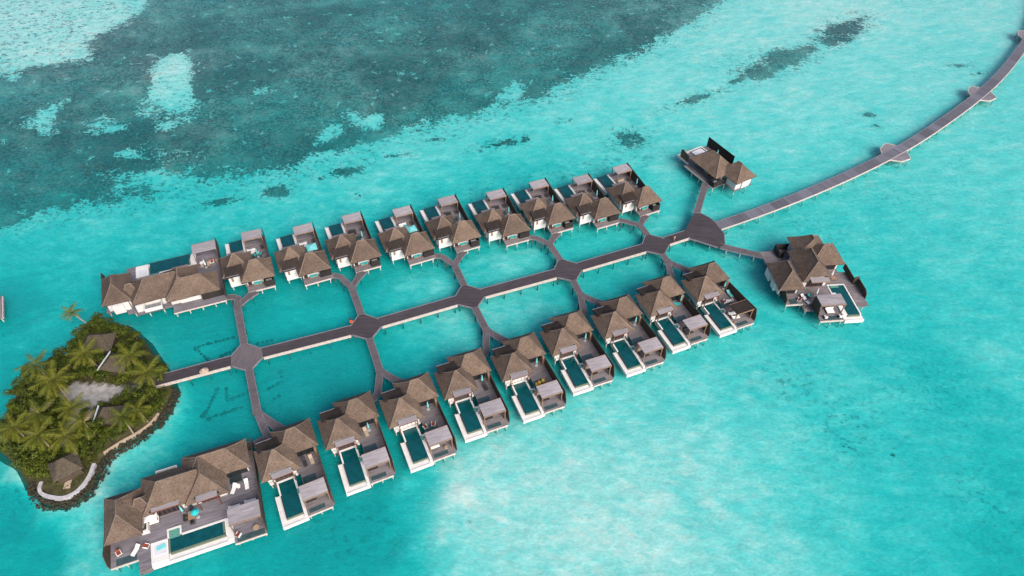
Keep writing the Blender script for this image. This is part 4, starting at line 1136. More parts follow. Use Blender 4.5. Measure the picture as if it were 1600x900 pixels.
pts = [(0.3 * math.cos(t * math.pi / 8), -.16, .85 + 0.3 * math.sin(t * math.pi / 8)) for t in range(17)]; tube(bm, pts, .09, 6); obj('ring', bm, M['orange'], lb)
sp = empty('parasol', G(321, 584.5), 0, 'round tan straw parasol open at the edge of the boardwalk near the island', 'parasol')
bm = NB(); lathe(bm, [(.95, 1.05), (.93, 1.12), (.5, 1.42), (.04, 1.6)], 14); obj('canopy', bm, M['beige'], sp)
bm = NB(); lathe(bm, [(.03, 0), (.03, 1.5)], 7); obj('pole', bm, M['metal'], sp)
bm = NB(); lathe(bm, [(.05, 1.5), (.12, 1.62), (.02, 1.75)], 8); obj('finial', bm, M['cloth_white'], sp)

# sliver of another pier at the west edge of the site
wp = empty('pier_head', G(-14, 486), R(-62), 'end of another grey timber pier showing at the left edge, west of the island', 'pier')
bm = NB(); box(bm, -4, 3.2, -2, 2.25, -0.3, 0.0); obj('deck', bm, M['deck'], wp)
bm = NB(); box(bm, -4, 3.2, 2.254, 2.4, -0.5, 0.08); obj('fascia', bm, M['fascia'], wp)
for x, y in ((-3, 1.8), (0, 1.8), (2.8, 1.8), (2.8, -1.6)): post(wp, x, y, -0.3)
simple_walk([flat(-70, 697), flat(12, 664)], 2.2, 'grey boardwalk stub leaving the west side of the island', 'board_mid')

# ------------------------------------------------------------------ island
SHORE = [(-69.8, 82.2), (-69.6, 77.6), (-71.0, 74.0), (-74.6, 70.6), (-77.3, 68.0), (-78.0, 64.1), (-77.6, 61.0), (-78.6, 58.4), (-80.9, 57.0), (-84.2, 57.3), (-86.4, 59.2), (-89.5, 61.0), (-93.0, 64.4), (-97.8, 67.4), (-99.5, 71.6), (-101.0, 78.4),
         (-101.2, 83.7), (-98.0, 87.6), (-94.3, 93.0), (-95.0, 97.4), (-93.0, 99.9), (-86.6, 99.0), (-80.6, 94.6), (-72.5, 86.0)]
SAND = [(-92.6, 79.6), (-90.4, 83.2), (-84.8, 82.8), (-80.0, 82.4), (-75.0, 84.0), (-73.6, 82.4), (-77.0, 80.6), (-81.6, 79.0), (-84.6, 75.4), (-85.4, 71.0), (-84.4, 67.4), (-85.8, 66.8), (-87.0, 72.0), (-88.0, 77.0)]
def sdf(P, poly):
    """signed distance (positive inside), P (n,2)"""
    poly = np.asarray(poly, float); n = len(poly)
    d = np.full(len(P), 1e9); inside = np.zeros(len(P), bool)
    for i in range(n):
        a = poly[i]; b = poly[(i + 1) % n]; e = b - a
        w = P - a; t = np.clip((w @ e) / (e @ e + 1e-12), 0, 1)
        d = np.minimum(d, np.hypot(*(w - t[:, None] * e).T))
        c = ((a[1] <= P[:, 1]) != (b[1] <= P[:, 1]))
        with np.errstate(divide='ignore', invalid='ignore'):
            xi = a[0] + (P[:, 1] - a[1]) / (b[1] - a[1] + 1e-12) * e[0]
        inside ^= c & (P[:, 0] < xi)
    return np.where(inside, d, -d)

def grid_mesh(name, xs, ys, zf, attrs, mat, kind):
    nx, ny = len(xs), len(ys)
    Xg, Yg = np.meshgrid(xs, ys)
    P = np.stack([Xg.ravel(), Yg.ravel()], 1)
    co = np.zeros((nx * ny, 3)); co[:, :2] = P; co[:, 2] = zf
    idx = np.arange(nx * ny).reshape(ny, nx)
    q = np.stack([idx[:-1, :-1], idx[:-1, 1:], idx[1:, 1:], idx[1:, :-1]], -1).reshape(-1, 4)
    me = bpy.data.meshes.new(name)
    me.vertices.add(nx * ny); me.vertices.foreach_set('co', co.ravel())
    me.loops.add(q.size); me.loops.foreach_set('vertex_index', q.ravel().astype(np.int32))
    me.polygons.add(len(q)); me.polygons.foreach_set('loop_start', np.arange(0, q.size, 4, dtype=np.int32))
    me.polygons.foreach_set('use_smooth', np.ones(len(q), bool))
    me.update(calc_edges=True)
    for k, a in attrs.items():
        at = me.attributes.new(k, 'FLOAT', 'POINT'); at.data.foreach_set('value', a.astype(np.float32))
    me.materials.append(mat)
    o = bpy.data.objects.new(name, me); COL.objects.link(o); o['kind'] = kind
    return o

def sm(x, a, b):
    t = np.clip((x - a) / (b - a), 0, 1); return t * t * (3 - 2 * t)

def island_mat():
    m, nt, out = new_mat('island_ground'); t = NT(nt)
    g = t.coords()
    s = t.attr('clearing')
    n1 = t.noise(g, 0.9, 4, 0.65); n2 = t.noise(g, 5, 3, 0.7)
    k = t.ramp(t.math('ADD', s, t.math('MULTIPLY', t.math('SUBTRACT', n1, 0.5), 3.0)), (-0.6, 0.8), 'SMOOTH')
    sand = t.mix(t.ramp(t.math('ADD', t.math('MULTIPLY', n1, .6), t.math('MULTIPLY', n2, .4)), (0.36, 0.62)), (0.17, 0.162, 0.155), (0.33, 0.32, 0.312))
    soil = t.mix(t.ramp(n1, (0.35, 0.7)), (0.028, 0.026, 0.014), (0.075, 0.07, 0.028))
    t.l(t.bsdf(t.mix(k, soil, sand), 0.9, t.bump(n2, 0.4, 0.05), spec=0.1), out.inputs[0])
    return m
xs = np.arange(-108, -62, 0.7); ys = np.arange(50, 108, 0.7)
Xg, Yg = np.meshgrid(xs, ys); P = np.stack([Xg.ravel(), Yg.ravel()], 1)
sI = sdf(P, SHORE); sC = sdf(P, SAND)
zi = -2.6 + 3.5 * sm(sI, -2.6, 0.9) + 0.15 * np.sin(P[:, 0] * .9) * np.sin(P[:, 1] * .8) * (sI > 0)
zi = np.where(sI < -2.2, -7.0, zi)
tag(grid_mesh('island_ground', xs, ys, zi, {'clearing': sC}, island_mat(), 'structure'))

# curved pale sea wall round the southern point and its continuation
def wall_strip(name, pts, w, z0, z1, label, mat):
    root = empty(name, (0, 0, 0), 0, label, 'wall')
    pts = [Vector((a, b, 0)) for a, b in pts]
    f = []
    for i in range(len(pts) - 1):
        p0 = pts[max(i - 1, 0)]; p1 = pts[i]; p2 = pts[i + 1]; p3 = pts[min(i + 2, len(pts) - 1)]
        for j in range(5):
            t = j / 5; f.append(0.5 * ((2 * p1) + (-p0 + p2) * t + (2 * p0 - 5 * p1 + 4 * p2 - p3) * t * t + (-p0 + 3 * p1 - 3 * p2 + p3) * t ** 3))
    f.append(pts[-1])
    o, L, Rr = strip_obj('wall_body', f, w, mat, root, z0, z1)
    return root, f
_, wallA = wall_strip('sea_wall', [(-86.3, 60.6), (-86.1, 59.4), (-85.2, 58.3), (-83.2, 57.7), (-80.9, 57.6), (-79.2, 58.7), (-78.3, 60.6), (-78.1, 62.6), (-78.3, 64.6)], 0.62, -0.6, 1.2, 'curved pale grey sea wall round the southern tip of the island', M['kerb_pale'])
_, wallB = wall_strip('sea_wall', [(-77.6, 67.0), (-75.2, 69.6), (-72.9, 71.6), (-71.2, 73.8), (-70.4, 76.2)], 0.34, -0.6, 1.0, 'low tan sea wall along the south east bank of the island', M['beige'])
def rock_mat():
    m, nt, out = new_mat('rocks'); t = NT(nt)
    g = t.n('ShaderNodeNewGeometry').outputs['Position']; r = t.n('ShaderNodeNewGeometry').outputs['Random Per Island']
    f = t.noise(g, 2.0, 4, 0.7)
    k = t.mix(t.ramp(f, (0.3, 0.7)), (0.008, 0.008, 0.007), (0.034, 0.030, 0.020)); k = t.mix(t.math('MULTIPLY', r, 0.4), k, (0.065, 0.056, 0.034))
    t.l(t.bsdf(k, 0.85, t.bump(f, 0.6, 0.1), spec=0.2), out.inputs[0]); return m
bm = NB()
edge = [(-88.0, 60.8)] + [(-86.8, 59.2), (-85.5, 57.7), (-83.2, 57.0), (-80.9, 56.9), (-78.7, 58.1), (-77.5, 60.4), (-77.3, 62.8), (-77.4, 65.0), (-77.1, 66.6), (-74.8, 69.0), (-72.4, 71.0), (-70.6, 73.4), (-69.7, 76.2), (-69.3, 79.0), (-69.2, 82.2)]
edge = [Vector((a, b, 0)) for a, b in edge]
for i in range(len(edge) - 1):
    a, b = edge[i], edge[i + 1]; d = (b - a); s = Vector((d.y, -d.x, 0)).normalized()
    for j in range(int(d.length * 22)):
        u = random.random() ** 1.3 * (1.75 if i < 9 else 1.5)
        p = a.lerp(b, random.random()) + s * (u - .1) + Vector((random.uniform(-.2, .2), random.uniform(-.2, .2), 0.75 - u * .52 + random.uniform(-.15, .15)))
        r = random.uniform(.13, .34)
        q = bmesh.ops.create_icosphere(bm, subdivisions=1, radius=r, matrix=Matrix.Translation(p) @ Matrix.Rotation(random.uniform(0, 6), 4, 'Z') @ Matrix.Diagonal((1, random.uniform(.6, 1), random.uniform(.5, .8), 1)))
        for vq in q['verts']: vq.co += Vector((random.uniform(-1, 1), random.uniform(-1, 1), random.uniform(-1, 1))) * r * .18
tag(obj('shore_rocks', bm, rock_mat(), None), 'dark brown boulders heaped along the southern and eastern shore of the island', 'rocks', kind='stuff')

# huts
def hut(name, cx, cy, w, d, ang, label, gutter=False, rl=None, h=2.3, zr=4.6):
    o = empty(name, (cx, cy, 0.9), R(ang), label, 'hut', 'thatched huts on the island')
    bm = NB(); box(bm, -w / 2 + .6, w / 2 - .6, -d / 2 + .6, d / 2 - .6, -.1, h + .3); wl = obj('wall', bm, M['brown_wood'], o)
    bm = NB(); box(bm, -.5, .5, -d / 2 + .52, -d / 2 + .596, 0, 2.0); obj('door', bm, M['brown_wood'], o)
    hip(-w / 2, w / 2, -d / 2, d / 2, h, zr, o, 1, 'hut_thatch', rl=rl)
    if gutter:
        bm = NB(); box(bm, -w / 2 - .34, -w / 2 - .12, -d / 2 - .2, d / 2 + .2, h - .1, h + .12); obj('gutter', bm, M['gutter'], o)
        bm = NB(); lathe(bm, [(.42, 0), (.46, 1.2), (.1, 1.4)], 12, -w / 2 - .3, -d / 2 - .3); obj('water_tank', bm, M['teal'], o)
    return o
def hp(px, py, z): p = G(px, py, z); return p.x, p.y
x, y = hp(153, 533, 3.6); hut('thatched_hut', x, y, 6.2, 5.2, 8, 'grey oval thatched hut at the north tip of the island', rl=2.4)
x, y = hp(182, 566, 3.4); hut('thatched_hut', x, y, 5.4, 4.6, -8, 'brown thatched hut with a white gutter and turquoise tank, north of the sandy path', True)
x, y = hp(176, 646, 3.4); hut('thatched_hut', x, y, 6.2, 4.2, 8, 'brown thatched hut with a white gutter, south of the sandy clearing', True)
x, y = hp(101, 727, 3.4); hut('thatched_hut', x, y, 5.2, 4.8, 38, 'tan thatched pavilion behind the curved pale sea wall', rl=1.2)
bm = NB(); box(bm, -.6, .6, -1.0, 1.0, 0, .06); st = obj('stone_path', bm, M['beige'], None); x, y = hp(106, 756, 0.95)
st.location = (x, y, 0.98); st.rotation_euler = (0, 0, R(12)); st['kind'] = 'structure'

# broad-leaved trees
def leaf_quad(bm, p, n, s, rot):
    n = n.normalized(); t = n.cross(Vector((0, 0, 1)))
    if t.length < .05: t = Vector((1, 0, 0))
    t.normalize(); b = n.cross(t)
    u = t * math.cos(rot) + b * math.sin(rot); w = n.cross(u)
    v = [bm.verts.new(p + u * s * a + w * s * c) for a, c in ((-1, 0), (0, -.55), (1, 0), (0, .55))]
    bm.faces.new(v)
def crown_mesh(seed, r=1.0, h=1.0, n=620, lobes=9):
    rr = random.Random(seed); bm = NB()
    L = [(Vector((rr.uniform(-.62, .62), rr.uniform(-.62, .62), rr.uniform(-.35, .5))), rr.uniform(.32, .58)) for _ in range(lobes)]
    for i in range(n):
        c, lr = L[i % lobes]
        d = Vector((rr.gauss(0, 1), rr.gauss(0, 1), rr.gauss(0, 1) + .35)).normalized()
        p = c + d * lr * (rr.random() ** .35)
        nn = (d + Vector((rr.uniform(-.7, .7), rr.uniform(-.7, .7), rr.uniform(-.2, .9))))
        leaf_quad(bm, Vector((p.x * r, p.y * r, p.z * h)), nn, rr.uniform(.07, .15) * r ** .4, rr.uniform(0, 6.28))
    me = bpy.data.meshes.new('crown'); bm.to_mesh(me); bm.free(); me.materials.append(M['leaf']); return me
CROWNS = [crown_mesh(i, 1.0, .8, 640, 7 + i % 4) for i in range(6)]
bm = NB(); tube(bm, [(0, 0, 0), (.05, 0, .5), (0, .03, 1)], [.16, .12, .07], 6); tube(bm, [(.04, 0, .5), (.4, .2, .95)], [.09, .04], 5); tube(bm, [(.03, 0, .55), (-.35, -.25, .98)], [.09, .04], 5)
TRUNK = bpy.data.meshes.new('trunk'); bm.to_mesh(TRUNK); bm.free(); TRUNK.materials.append(M['bark'])
def tree(x, y, r, ht, i, label):
    o = empty('broadleaf_tree', (x, y, 0.7), random.uniform(0, 6.28), label, 'tree', 'broadleaf trees covering the island')
    c = bpy.data.objects.new('crown', CROWNS[i % 6]); COL.objects.link(c); c.parent = o; c.location = (0, 0, ht - r * .55); c.scale = (r, r, r * random.uniform(.8, 1.05))
    t = bpy.data.objects.new('trunk', TRUNK); COL.objects.link(t); t.parent = o; t.scale = (1, 1, ht - r * .3)
    return o
HUTP = [(hp(153, 533, 3.6), 3.4), (hp(182, 566, 3.4), 3.0), (hp(176, 646, 3.4), 3.0), (hp(101, 727, 3.4), 3.1)]
placed = []
cand = 0
shp = np.array(SHORE)
while len(placed) < 150 and cand < 12000:
    cand += 1
    x = random.uniform(-102, -69); y = random.uniform(56, 101)
    p = np.array([[x, y]])
    s_ = float(sdf(p, SHORE)[0]); c_ = float(sdf(p, SAND)[0])
    r = random.uniform(1.35, 2.5)
    if s_ < (r * 0.40 if y > 64 else r * .8): continue
    if y < 61.5 and s_ < 2.6 and x > -87: continue
    if c_ > -r * 0.55: continue
    if any(math.hypot(x - h[0][0], y - h[0][1]) < h[1] + r * .35 for h in HUTP): continue
    if x > -75.5 and 80.5 < y < 84.5: continue
    if any(math.hypot(x - q[0], y - q[1]) < (r + q[2]) * .56 for q in placed): continue
    placed.append((x, y, r))
for i, (x, y, r) in enumerate(placed):
    s_ = float(sdf(np.array([[x, y]]), SHORE)[0]); c_ = float(sdf(np.array([[x, y]]), SAND)[0])
    ht = r * 1.15 + random.uniform(.2, 1.2)
    if s_ < 3: lab = 'olive green broadleaf tree leaning over the northern shore of the island' if y > 80 else 'olive green broadleaf tree at the water edge of the western shore' if x < -88 else 'olive green broadleaf tree above the southern sea wall'
    elif c_ > -3: lab = 'olive green broadleaf tree edging the sandy clearing'
    else: lab = 'olive green broadleaf tree in the thick of the island'
    tree(x, y, r, ht, i, lab)

# low leafy undergrowth on the soil
bm = NB(); ru = random.Random(5); nU = 0
while nU < 5200:
    x = ru.uniform(-102, -69); y = ru.uniform(57, 101); q = np.array([[x, y]])
    if nU % 40 == 0: pass
    s_ = float(sdf(q, SHORE)[0])
    if s_ < .5 or float(sdf(q, SAND)[0]) > -.2: continue
    if y < 61.2 and x > -87.5 and s_ < 2.0: continue
    if any(math.hypot(x - h[0][0], y - h[0][1]) < h[1] - .6 for h in HUTP): continue
    for _ in range(4):
        leaf_quad(bm, Vector((x + ru.gauss(0, .3), y + ru.gauss(0, .3), .95 + ru.uniform(0, .7))), Vector((ru.uniform(-.7, .7), ru.uniform(-.7, .7), 1)), ru.uniform(.14, .26), ru.uniform(0, 6.28))
    nU += 4
tag(obj('undergrowth', bm, M['leaf'], None, recalc=False), 'low leafy undergrowth covering the soil under the island trees', 'undergrowth', kind='stuff')

# coconut palms
def frond(bm, az, elev, L, rr, droop):
    """one arching frond with a rib and drooping leaflets"""
    d = Vector((math.cos(az), math.sin(az), 0)); side = Vector((-d.y, d.x, 0))
    pts = []
    for i in range(9):
        t = i / 8
        pts.append(d * (L * t * math.cos(elev * (1 - t))) + Vector((0, 0, L * (math.sin(elev) * t - droop * t * t))))
    for i in range(8):
        a, b = pts[i], pts[i + 1]
        for j in range(4):
            t = (i + j / 4) / 8
            p = a.lerp(b, j / 4); dirv = (b - a).normalized()
            w = L * .21 * math.sin(math.pi * min(1, t * .88 + .12)) ** .6 + .05
            if t < .1: continue
            for sd in (-1, 1):
                q = p + side * sd * w * rr.uniform(.8, 1.1) + dirv * w * rr.uniform(.6, 1.0) + Vector((0, 0, -w * (.45 + rr.uniform(-.2, .2))))
                e = dirv * L * .0125
                bm.faces.new([bm.verts.new(p - e), bm.verts.new(p + e), bm.verts.new(q + e * .3), bm.verts.new(q - e * .3)])
        s2 = side * .05
        bm.faces.new([bm.verts.new(a - s2), bm.verts.new(a + s2), bm.verts.new(b + s2 * .7), bm.verts.new(b - s2 * .7)])
def palm(px, py, ht, label, L=3.4, n=17, lean=(0.6, -0.4), dry=0, seed=0, base=None):
    rr = random.Random(seed)
    top = G(px, py, ht)
    b = Vector((top.x + lean[0], top.y + lean[1], 0.8)) if base is None else Vector(base)
    o = empty('palm_tree', b, 0, label, 'palm', 'coconut palms on the island')
    tv = top - b
    bm = NB(); pts = [(0, 0, 0), tuple(tv * .3 + Vector((0, 0, -.2))), tuple(tv * .65 + Vector((0, 0, -.1))), tuple(tv)]
    tube(bm, pts, [.2, .15, .13, .11], 7); obj('trunk', bm, M['trunk'], o)
    bm = NB(); bd = NB(); nd = 0
    for i in range(n):
        az = 2 * math.pi * i / n * 1.0 + rr.uniform(-.2, .2); ring = i % 3
        el = (.95, .5, .1)[ring] + rr.uniform(-.15, .15)
        tgt = bm
        if i < dry: tgt = bd; nd += 1; el = .25; az = rr.uniform(1.2, 3.4)
        frond(tgt, az, el, L * rr.uniform(.85, 1.1), rr, (.45, .55, .5)[ring])
    c = obj('crown', bm, M['frond'], o, recalc=False); c.location = tv
    if nd:
        c2 = obj('dry_fronds', bd, M['frond_dry'], o, recalc=False); c2.location = tv + Vector((0, 0, .05))
    else: bd.free()
    return o
PALMS = [(84, 594, 7.5, 'largest coconut palm, its crown wide over the west edge of the sandy clearing', 4.1, 19, (1.6, -1.4), 0),
 (56, 570, 6.5, 'coconut palm reaching over the north west shore', 3.4, 15, (1.2, -.6), 0),
 (132, 552, 6.8, 'coconut palm between the clearing and the grey oval hut', 3.4, 16, (.4, .6), 0),
 (203, 556, 7.4, 'coconut palm spreading over the hut with the turquoise tank', 3.4, 16, (-.8, .9), 0),
 (230, 582, 6.8, 'coconut palm by the island end of the main boardwalk', 3.5, 16, (-.5, .4), 0),
 (112, 637, 6.6, 'coconut palm on the south side of the sandy clearing', 3.3, 16, (.7, -.5), 0),
 (62, 646, 6.6, 'coconut palm with pale dry fronds in the west of the island', 3.6, 17, (.8, -.6), 3),
 (23, 668, 6.4, 'westernmost coconut palm beside the boardwalk stub', 3.4, 16, (1.5, -.8), 0),
 (60, 679, 6.6, 'coconut palm midway along the western trees', 3.5, 17, (.9, -.7), 1),
 (102, 681, 6.4, 'coconut palm just behind the tan pavilion', 3.4, 16, (-.5, .4), 0),
 (190, 650, 6.6, 'coconut palm growing over the southern gutter hut', 2.9, 15, (.4, -.5), 0),
 (132, 661, 6.0, 'coconut palm with bare pale dry fronds beside the southern path', 3.2, 13, (.5, -.4), 4),
 (215, 640, 5.4, 'small coconut palm above the south east bank', 2.6, 13, (.2, .2), 0)]
for i, (px, py, ht, lab, L, n, lean, dry) in enumerate(PALMS): palm(px, py, ht, lab, L, n, lean, dry, 40 + i)
palm(111, 488, 5.2, 'leaning coconut palm with a bare trunk stretched over the water at the north tip', 2.3, 14, seed=77, base=(-93.4, 98.2, .8))

# ------------------------------------------------------------------ coral rows on the sand
def coral_mat():
    m, nt, out = new_mat('coral'); t = NT(nt); g = t.coords()
    f = t.noise(g, 3, 4, .7); t.l(t.bsdf(t.mix(f, (.05, .06, .06), (.12, .13, .12)), .9), out.inputs[0]); return m
M['coral'] = coral_mat()
CROWS = [((302, 537), (360, 520), 10), ((304, 539), (331, 566), 8), ((343, 549), (362, 540), 4), ((344, 553), (347, 561), 2), ((335, 600), (313, 645), 9), ((313, 645), (322, 648), 2), ((328, 643), (373, 628), 8), ((349, 598), (351, 615), 4), ((352, 616), (376, 607), 5), ((400, 529), (421, 525), 4), ((424, 532), (425, 539), 2), ((417, 598), (436, 587), 4), ((434, 572), (436, 579), 2), ((424, 612), (432, 609), 2)]
bm = NB(); bmesh.ops.create_icosphere(bm, subdivisions=2, radius=.85)
for q in bm.verts: q.co = Vector((q.co.x, q.co.y, q.co.z * .5)) * (1 + .3 * noise.noise(q.co * 2))
cp = None
CCO = []
for a, b, n in CROWS:
    for i in range(n):
        f = i / max(n - 1, 1)
        p = G(a[0] + (b[0] - a[0]) * f + random.uniform(-.8, .8), a[1] + (b[1] - a[1]) * f + random.uniform(-.6, .6), -0.9)
        if cp is None:
            cp = obj('coral_clump', bm, M['coral'], None, smooth=True); o = cp
        else:
            o = cp.copy(); COL.objects.link(o)
        CCO.append((p.x, p.y)); o.location = (p.x, p.y, -1.35); s = random.uniform(.40, .66); o.scale = (s, s, s); o.rotation_euler = (0, 0, random.uniform(0, 6))
        tag(o, 'round dark coral clump set in a line on the seabed near the first hub', 'coral', 'coral clumps planted in lines on the seabed')

# ------------------------------------------------------------------ sea: bed and water
DEPTH_SHADE = [(20, 30, .22), (100, 60, .22), (280, 110, .25), (1300, 20, .30), (1150, 60, .34), (1250, 150, .42), (1050, 140, .40), (1400, 120, .42), (1550, 20, .36), (1500, 250, .58), (1590, 200, .55),
 (900, 160, .42), (950, 220, .5), (750, 170, .5), (650, 230, .5), (560, 290, .55), (500, 330, .75), (430, 290, .6), (350, 330, .8), (250, 370, .85), (150, 350, .75), (60, 400, .95), (50, 330, .7), (150, 400, .9), (400, 340, .8),
 (1050, 250, .58), (1200, 210, .48), (1300, 270, .58), (1200, 330, .85), (1350, 330, .75), (1450, 300, .66), (1580, 330, .66), (1110, 320, .75), (1280, 320, .8), (1100, 200, .5), (1450, 180, .5),
 (20, 470, 1.35), (60, 520, 1.05), (120, 430, .95), (90, 500, 1.0), (200, 510, 1.3), (15, 600, 1.4), (8, 700, 1.3), (20, 800, 1.5), (60, 870, 1.3), (120, 830, .5), (130, 885, .6), (200, 720, .6), (150, 770, .40), (250, 690, .6), (30, 730, .7), (70, 790, .8), (300, 540, 1.15), (330, 620, 1.45), (290, 680, 1.05), (250, 740, .9), (280, 640, .8),
 (450, 490, 1.1), (470, 470, .95), (500, 570, 1.45), (450, 620, 1.6), (560, 590, 1.5), (540, 525, 1.3), (640, 440, .75), (620, 450, .8), (590, 430, 1.0), (680, 440, .6), (660, 520, .8), (700, 510, .5), (620, 560, 1.05), (740, 520, .65), (650, 570, .9), (430, 540, 1.2), (530, 480, 1.0),
 (790, 410, .5), (760, 400, .7), (840, 400, .65), (830, 480, .55), (780, 490, .55), (880, 470, .8), (940, 380, .85), (920, 385, .9), (980, 370, .9), (960, 430, .95), (1000, 430, 1.0), (1040, 340, .72), (1060, 300, .8), (1150, 380, .8), (1090, 400, .95), (880, 360, .9),
 (1180, 440, .85), (1200, 490, .95), (1150, 560, .72), (1250, 560, .85), (1400, 430, .95), (1380, 350, .85), (1500, 400, .75), (1580, 430, .85), (1450, 560, 1.1), (1540, 640, 1.1), (1580, 760, 1.3), (1590, 860, 1.4), (1500, 750, .95), (1560, 560, .75), (1400, 700, 1.0), (1300, 600, .75), (1330, 680, .95), (1250, 700, .62), (1200, 640, .62), (1400, 850, 1.0), (1300, 800, .72), (1200, 850, .46), (1100, 780, .36), (1000, 700, .38), (1000, 850, .28), (900, 760, .24), (850, 850, .26), (780, 720, .26), (720, 770, .11), (735, 830, .19), (850, 690, .32), (710, 735, .24), (690, 790, .18), (780, 780, .24), (690, 830, .21), (830, 760, .27), (800, 860, .26), (652, 760, 1.1), (662, 830, .9), (690, 885, .5), (910, 820, .20), (1000, 780, .28), (1080, 720, .36), (950, 640, .36), (1060, 600, .55),
 (640, 790, 1.1), (650, 880, 1.1), (600, 830, 1.35), (560, 780, 1.4), (520, 860, 1.3), (420, 860, 1.3), (470, 830, 1.4), (640, 735, .9), (685, 700, .6), (300, 890, 1.1), (380, 880, 1.2), (670, 790, .55), (690, 860, .35), (730, 890, .35), (500, 700, 1.6), (600, 720, 1.4), (670, 640, 1.3), (760, 600, 1.05), (850, 560, .9), (940, 520, .85), (1030, 490, .85), (440, 560, 1.4),
 (500, 100, .32), (300, 220, .34), (700, 80, .32), (150, 250, .5), (900, 60, .4), (400, 40, .38), (100, 200, .38), (600, 150, .33), (60, 280, .55), (350, 130, .4), (1000, 30, .38), (450, 220, .5),
 (310, 490, 1.5), (380, 455, 1.4), (480, 455, 1.4), (580, 420, 1.3), (640, 410, 1.25), (700, 390, 1.15), (760, 385, 1.0), (830, 365, .95), (900, 350, .95), (960, 345, .95), (1000, 340, .9), (1150, 300, .8)]  # extra points beside the far-row villas: their shade put in as deeper water
dp = np.array([[*G(a, b, 0)[:2], (c * .88 + (.04 if c > .3 else 0)) * (.84 if a > 960 else 1) * (1 + (.62 if a < 640 and b > 380 else .05) * max(0, min(1, (c - .85) / .5)))] for a, b, c in DEPTH_SHADE])
def axis(lo, hi, st, far):
    inner = list(np.arange(lo, hi + .01, st)); out = []; s = st * 2; p = hi
    while p < far: p += s; out.append(p); s *= 1.7
    q = []; s = st * 2; p = lo
    while p > -far: p -= s; q.append(p); s *= 1.7
    return np.array(q[::-1] + inner + out)
GX = axis(-215, 225, 1.15, 9000); GY = axis(38, 300, 1.15, 9000)
Xg, Yg = np.meshgrid(GX, GY); P = np.stack([Xg.ravel(), Yg.ravel()], 1)
def idw(P, pts, pw=3.8):
    out = np.zeros(len(P))
    for i in range(0, len(P), 20000):
        q = P[i:i + 20000]
        d2 = ((q[:, None, :] - pts[None, :, :2]) ** 2).sum(-1) + 5.0
        w = d2 ** (-pw / 2); out[i:i + 20000] = (w * pts[None, :, 2]).sum(1) / w.sum(1)
    return out
depth_shade = idw(P, dp)
REEF = [(240, -8), (200, 30), (150, 48), (136, 65), (128, 90), (60, 98), (-40, 116), (-260, 150), (-260, 420), (0, 348), (60, 326), (150, 313), (230, 302), (300, 281), (370, 271), (440, 263), (500, 242), (560, 222), (600, 206), (680, 190), (720, 176), (790, 165), (860, 141), (930, 105), (1000, 76), (1080, 32), (1125, -5), (1160, -60), (900, -120), (400, -120)]
def pw(poly): return [tuple(G(a, b, 0)[:2]) for a, b in poly]
reef = sdf(P, pw(REEF))
reef = np.clip(reef, -14, 8.5)
for hole in ([(250, 86), (290, 80), (299, 100), (297, 130), (303, 158), (280, 158), (262, 140), (240, 112), (230, 105)], [(38, 196), (60, 168), (96, 154), (86, 172), (74, 204), (58, 190)], [(130, 188), (160, 182), (170, 196), (140, 199)], [(540, 168), (562, 182), (592, 178), (592, 197), (568, 200)], [(785, 130), (805, 120), (822, 140), (800, 153), (783, 148)], [(496, 212), (515, 195), (530, 196), (520, 212), (502, 222)]):
    reef = np.minimum(reef, -1.25 * np.clip(sdf(P, pw(hole)), -12, 5) - 0.4 * 0)
def bump(cx, cy, rx, ry, amp, rot=0.0):
    c = G(cx, cy, 0); e1 = G(cx + rx, cy - rx * math.tan(R(rot)), 0) - c; e2 = G(cx, cy + ry, 0) - c
    dx = P - np.array(c[:2]); l1 = e1.length; u = np.array(e1[:2]) / l1; v = np.array([-u[1], u[0]]); l2 = max(e2.length, .5)
    return amp * np.exp(-(((dx @ u) / l1) ** 2 + ((dx @ v) / l2) ** 2))
for b in ((230, 160, 40, 32, -9), (280, 190, 50, 22, -8), (420, 140, 45, 18, -7.5), (185, 235, 40, 12, -8), (220, 270, 70, 18, -12), (270, 232, 60, 14, -6), (150, 118, 30, 8, -6), (60, 268, 14, 5, -7), (340, 250, 60, 12, -5), (500, 180, 20, 10, -5), (20, 120, 20, 8, -7)):
    reef = reef + bump(*b)
patches = [(432, 291, 24, 13, 6.2, 8), (340, 309, 40, 7, 5.6, 10), (540, 262, 30, 9, 6.2, 8), (606, 240, 30, 5, 5.6, 8), (500, 272, 10, 4, 4.6, 5), (770, 221, 30, 6, 5.6, 14), (797, 215, 16, 7, 5.0, 0), (822, 212, 8, 6, 5.6, 0), (985, 212, 17, 14, 6.0, 35), (1085, 152, 40, 6, 5.0, 18), (1128, 138, 14, 4, 4.6, 18),
 (1185, 106, 26, 13, 6.8, 20), (1225, 88, 34, 14, 6.8, 20), (1262, 74, 20, 8, 6.0, 20), (1315, 45, 34, 11, 6.8, 28), (1320, 58, 16, 7, 5.6, 10), (1342, 30, 16, 6, 5.5, 30), (1280, 45, 10, 4, 4.8, 0), (1150, 122, 12, 4, 4.8, 18), (1360, 175, 12, 4, 4.2, 0), (1533, 110, 12, 3, 4.4, 5), (1505, 98, 18, 3, 3.9, 5), (1370, 192, 7, 3, 3.9, 0), (885, 185, 12, 5, 4.0, 8),
 (690, 212, 30, 5, 4.0, 8), (480, 225, 14, 5, 4, 8), (560, 300, 14, 4, 3.8, 0), (730, 818, 3, 6, 4.4, 0), (676, 812, 2.5, 16, 4.2, 0), (1325, 690, 10, 7, 4.0, 0), (1400, 705, 8, 5, 3.8, 0), (1220, 600, 10, 6, 3.6, 0), (810, 372, 16, 6, 4.0, 0), (1360, 40, 10, 4, 4, 0)]
patch = np.full(len(P), -14.0)
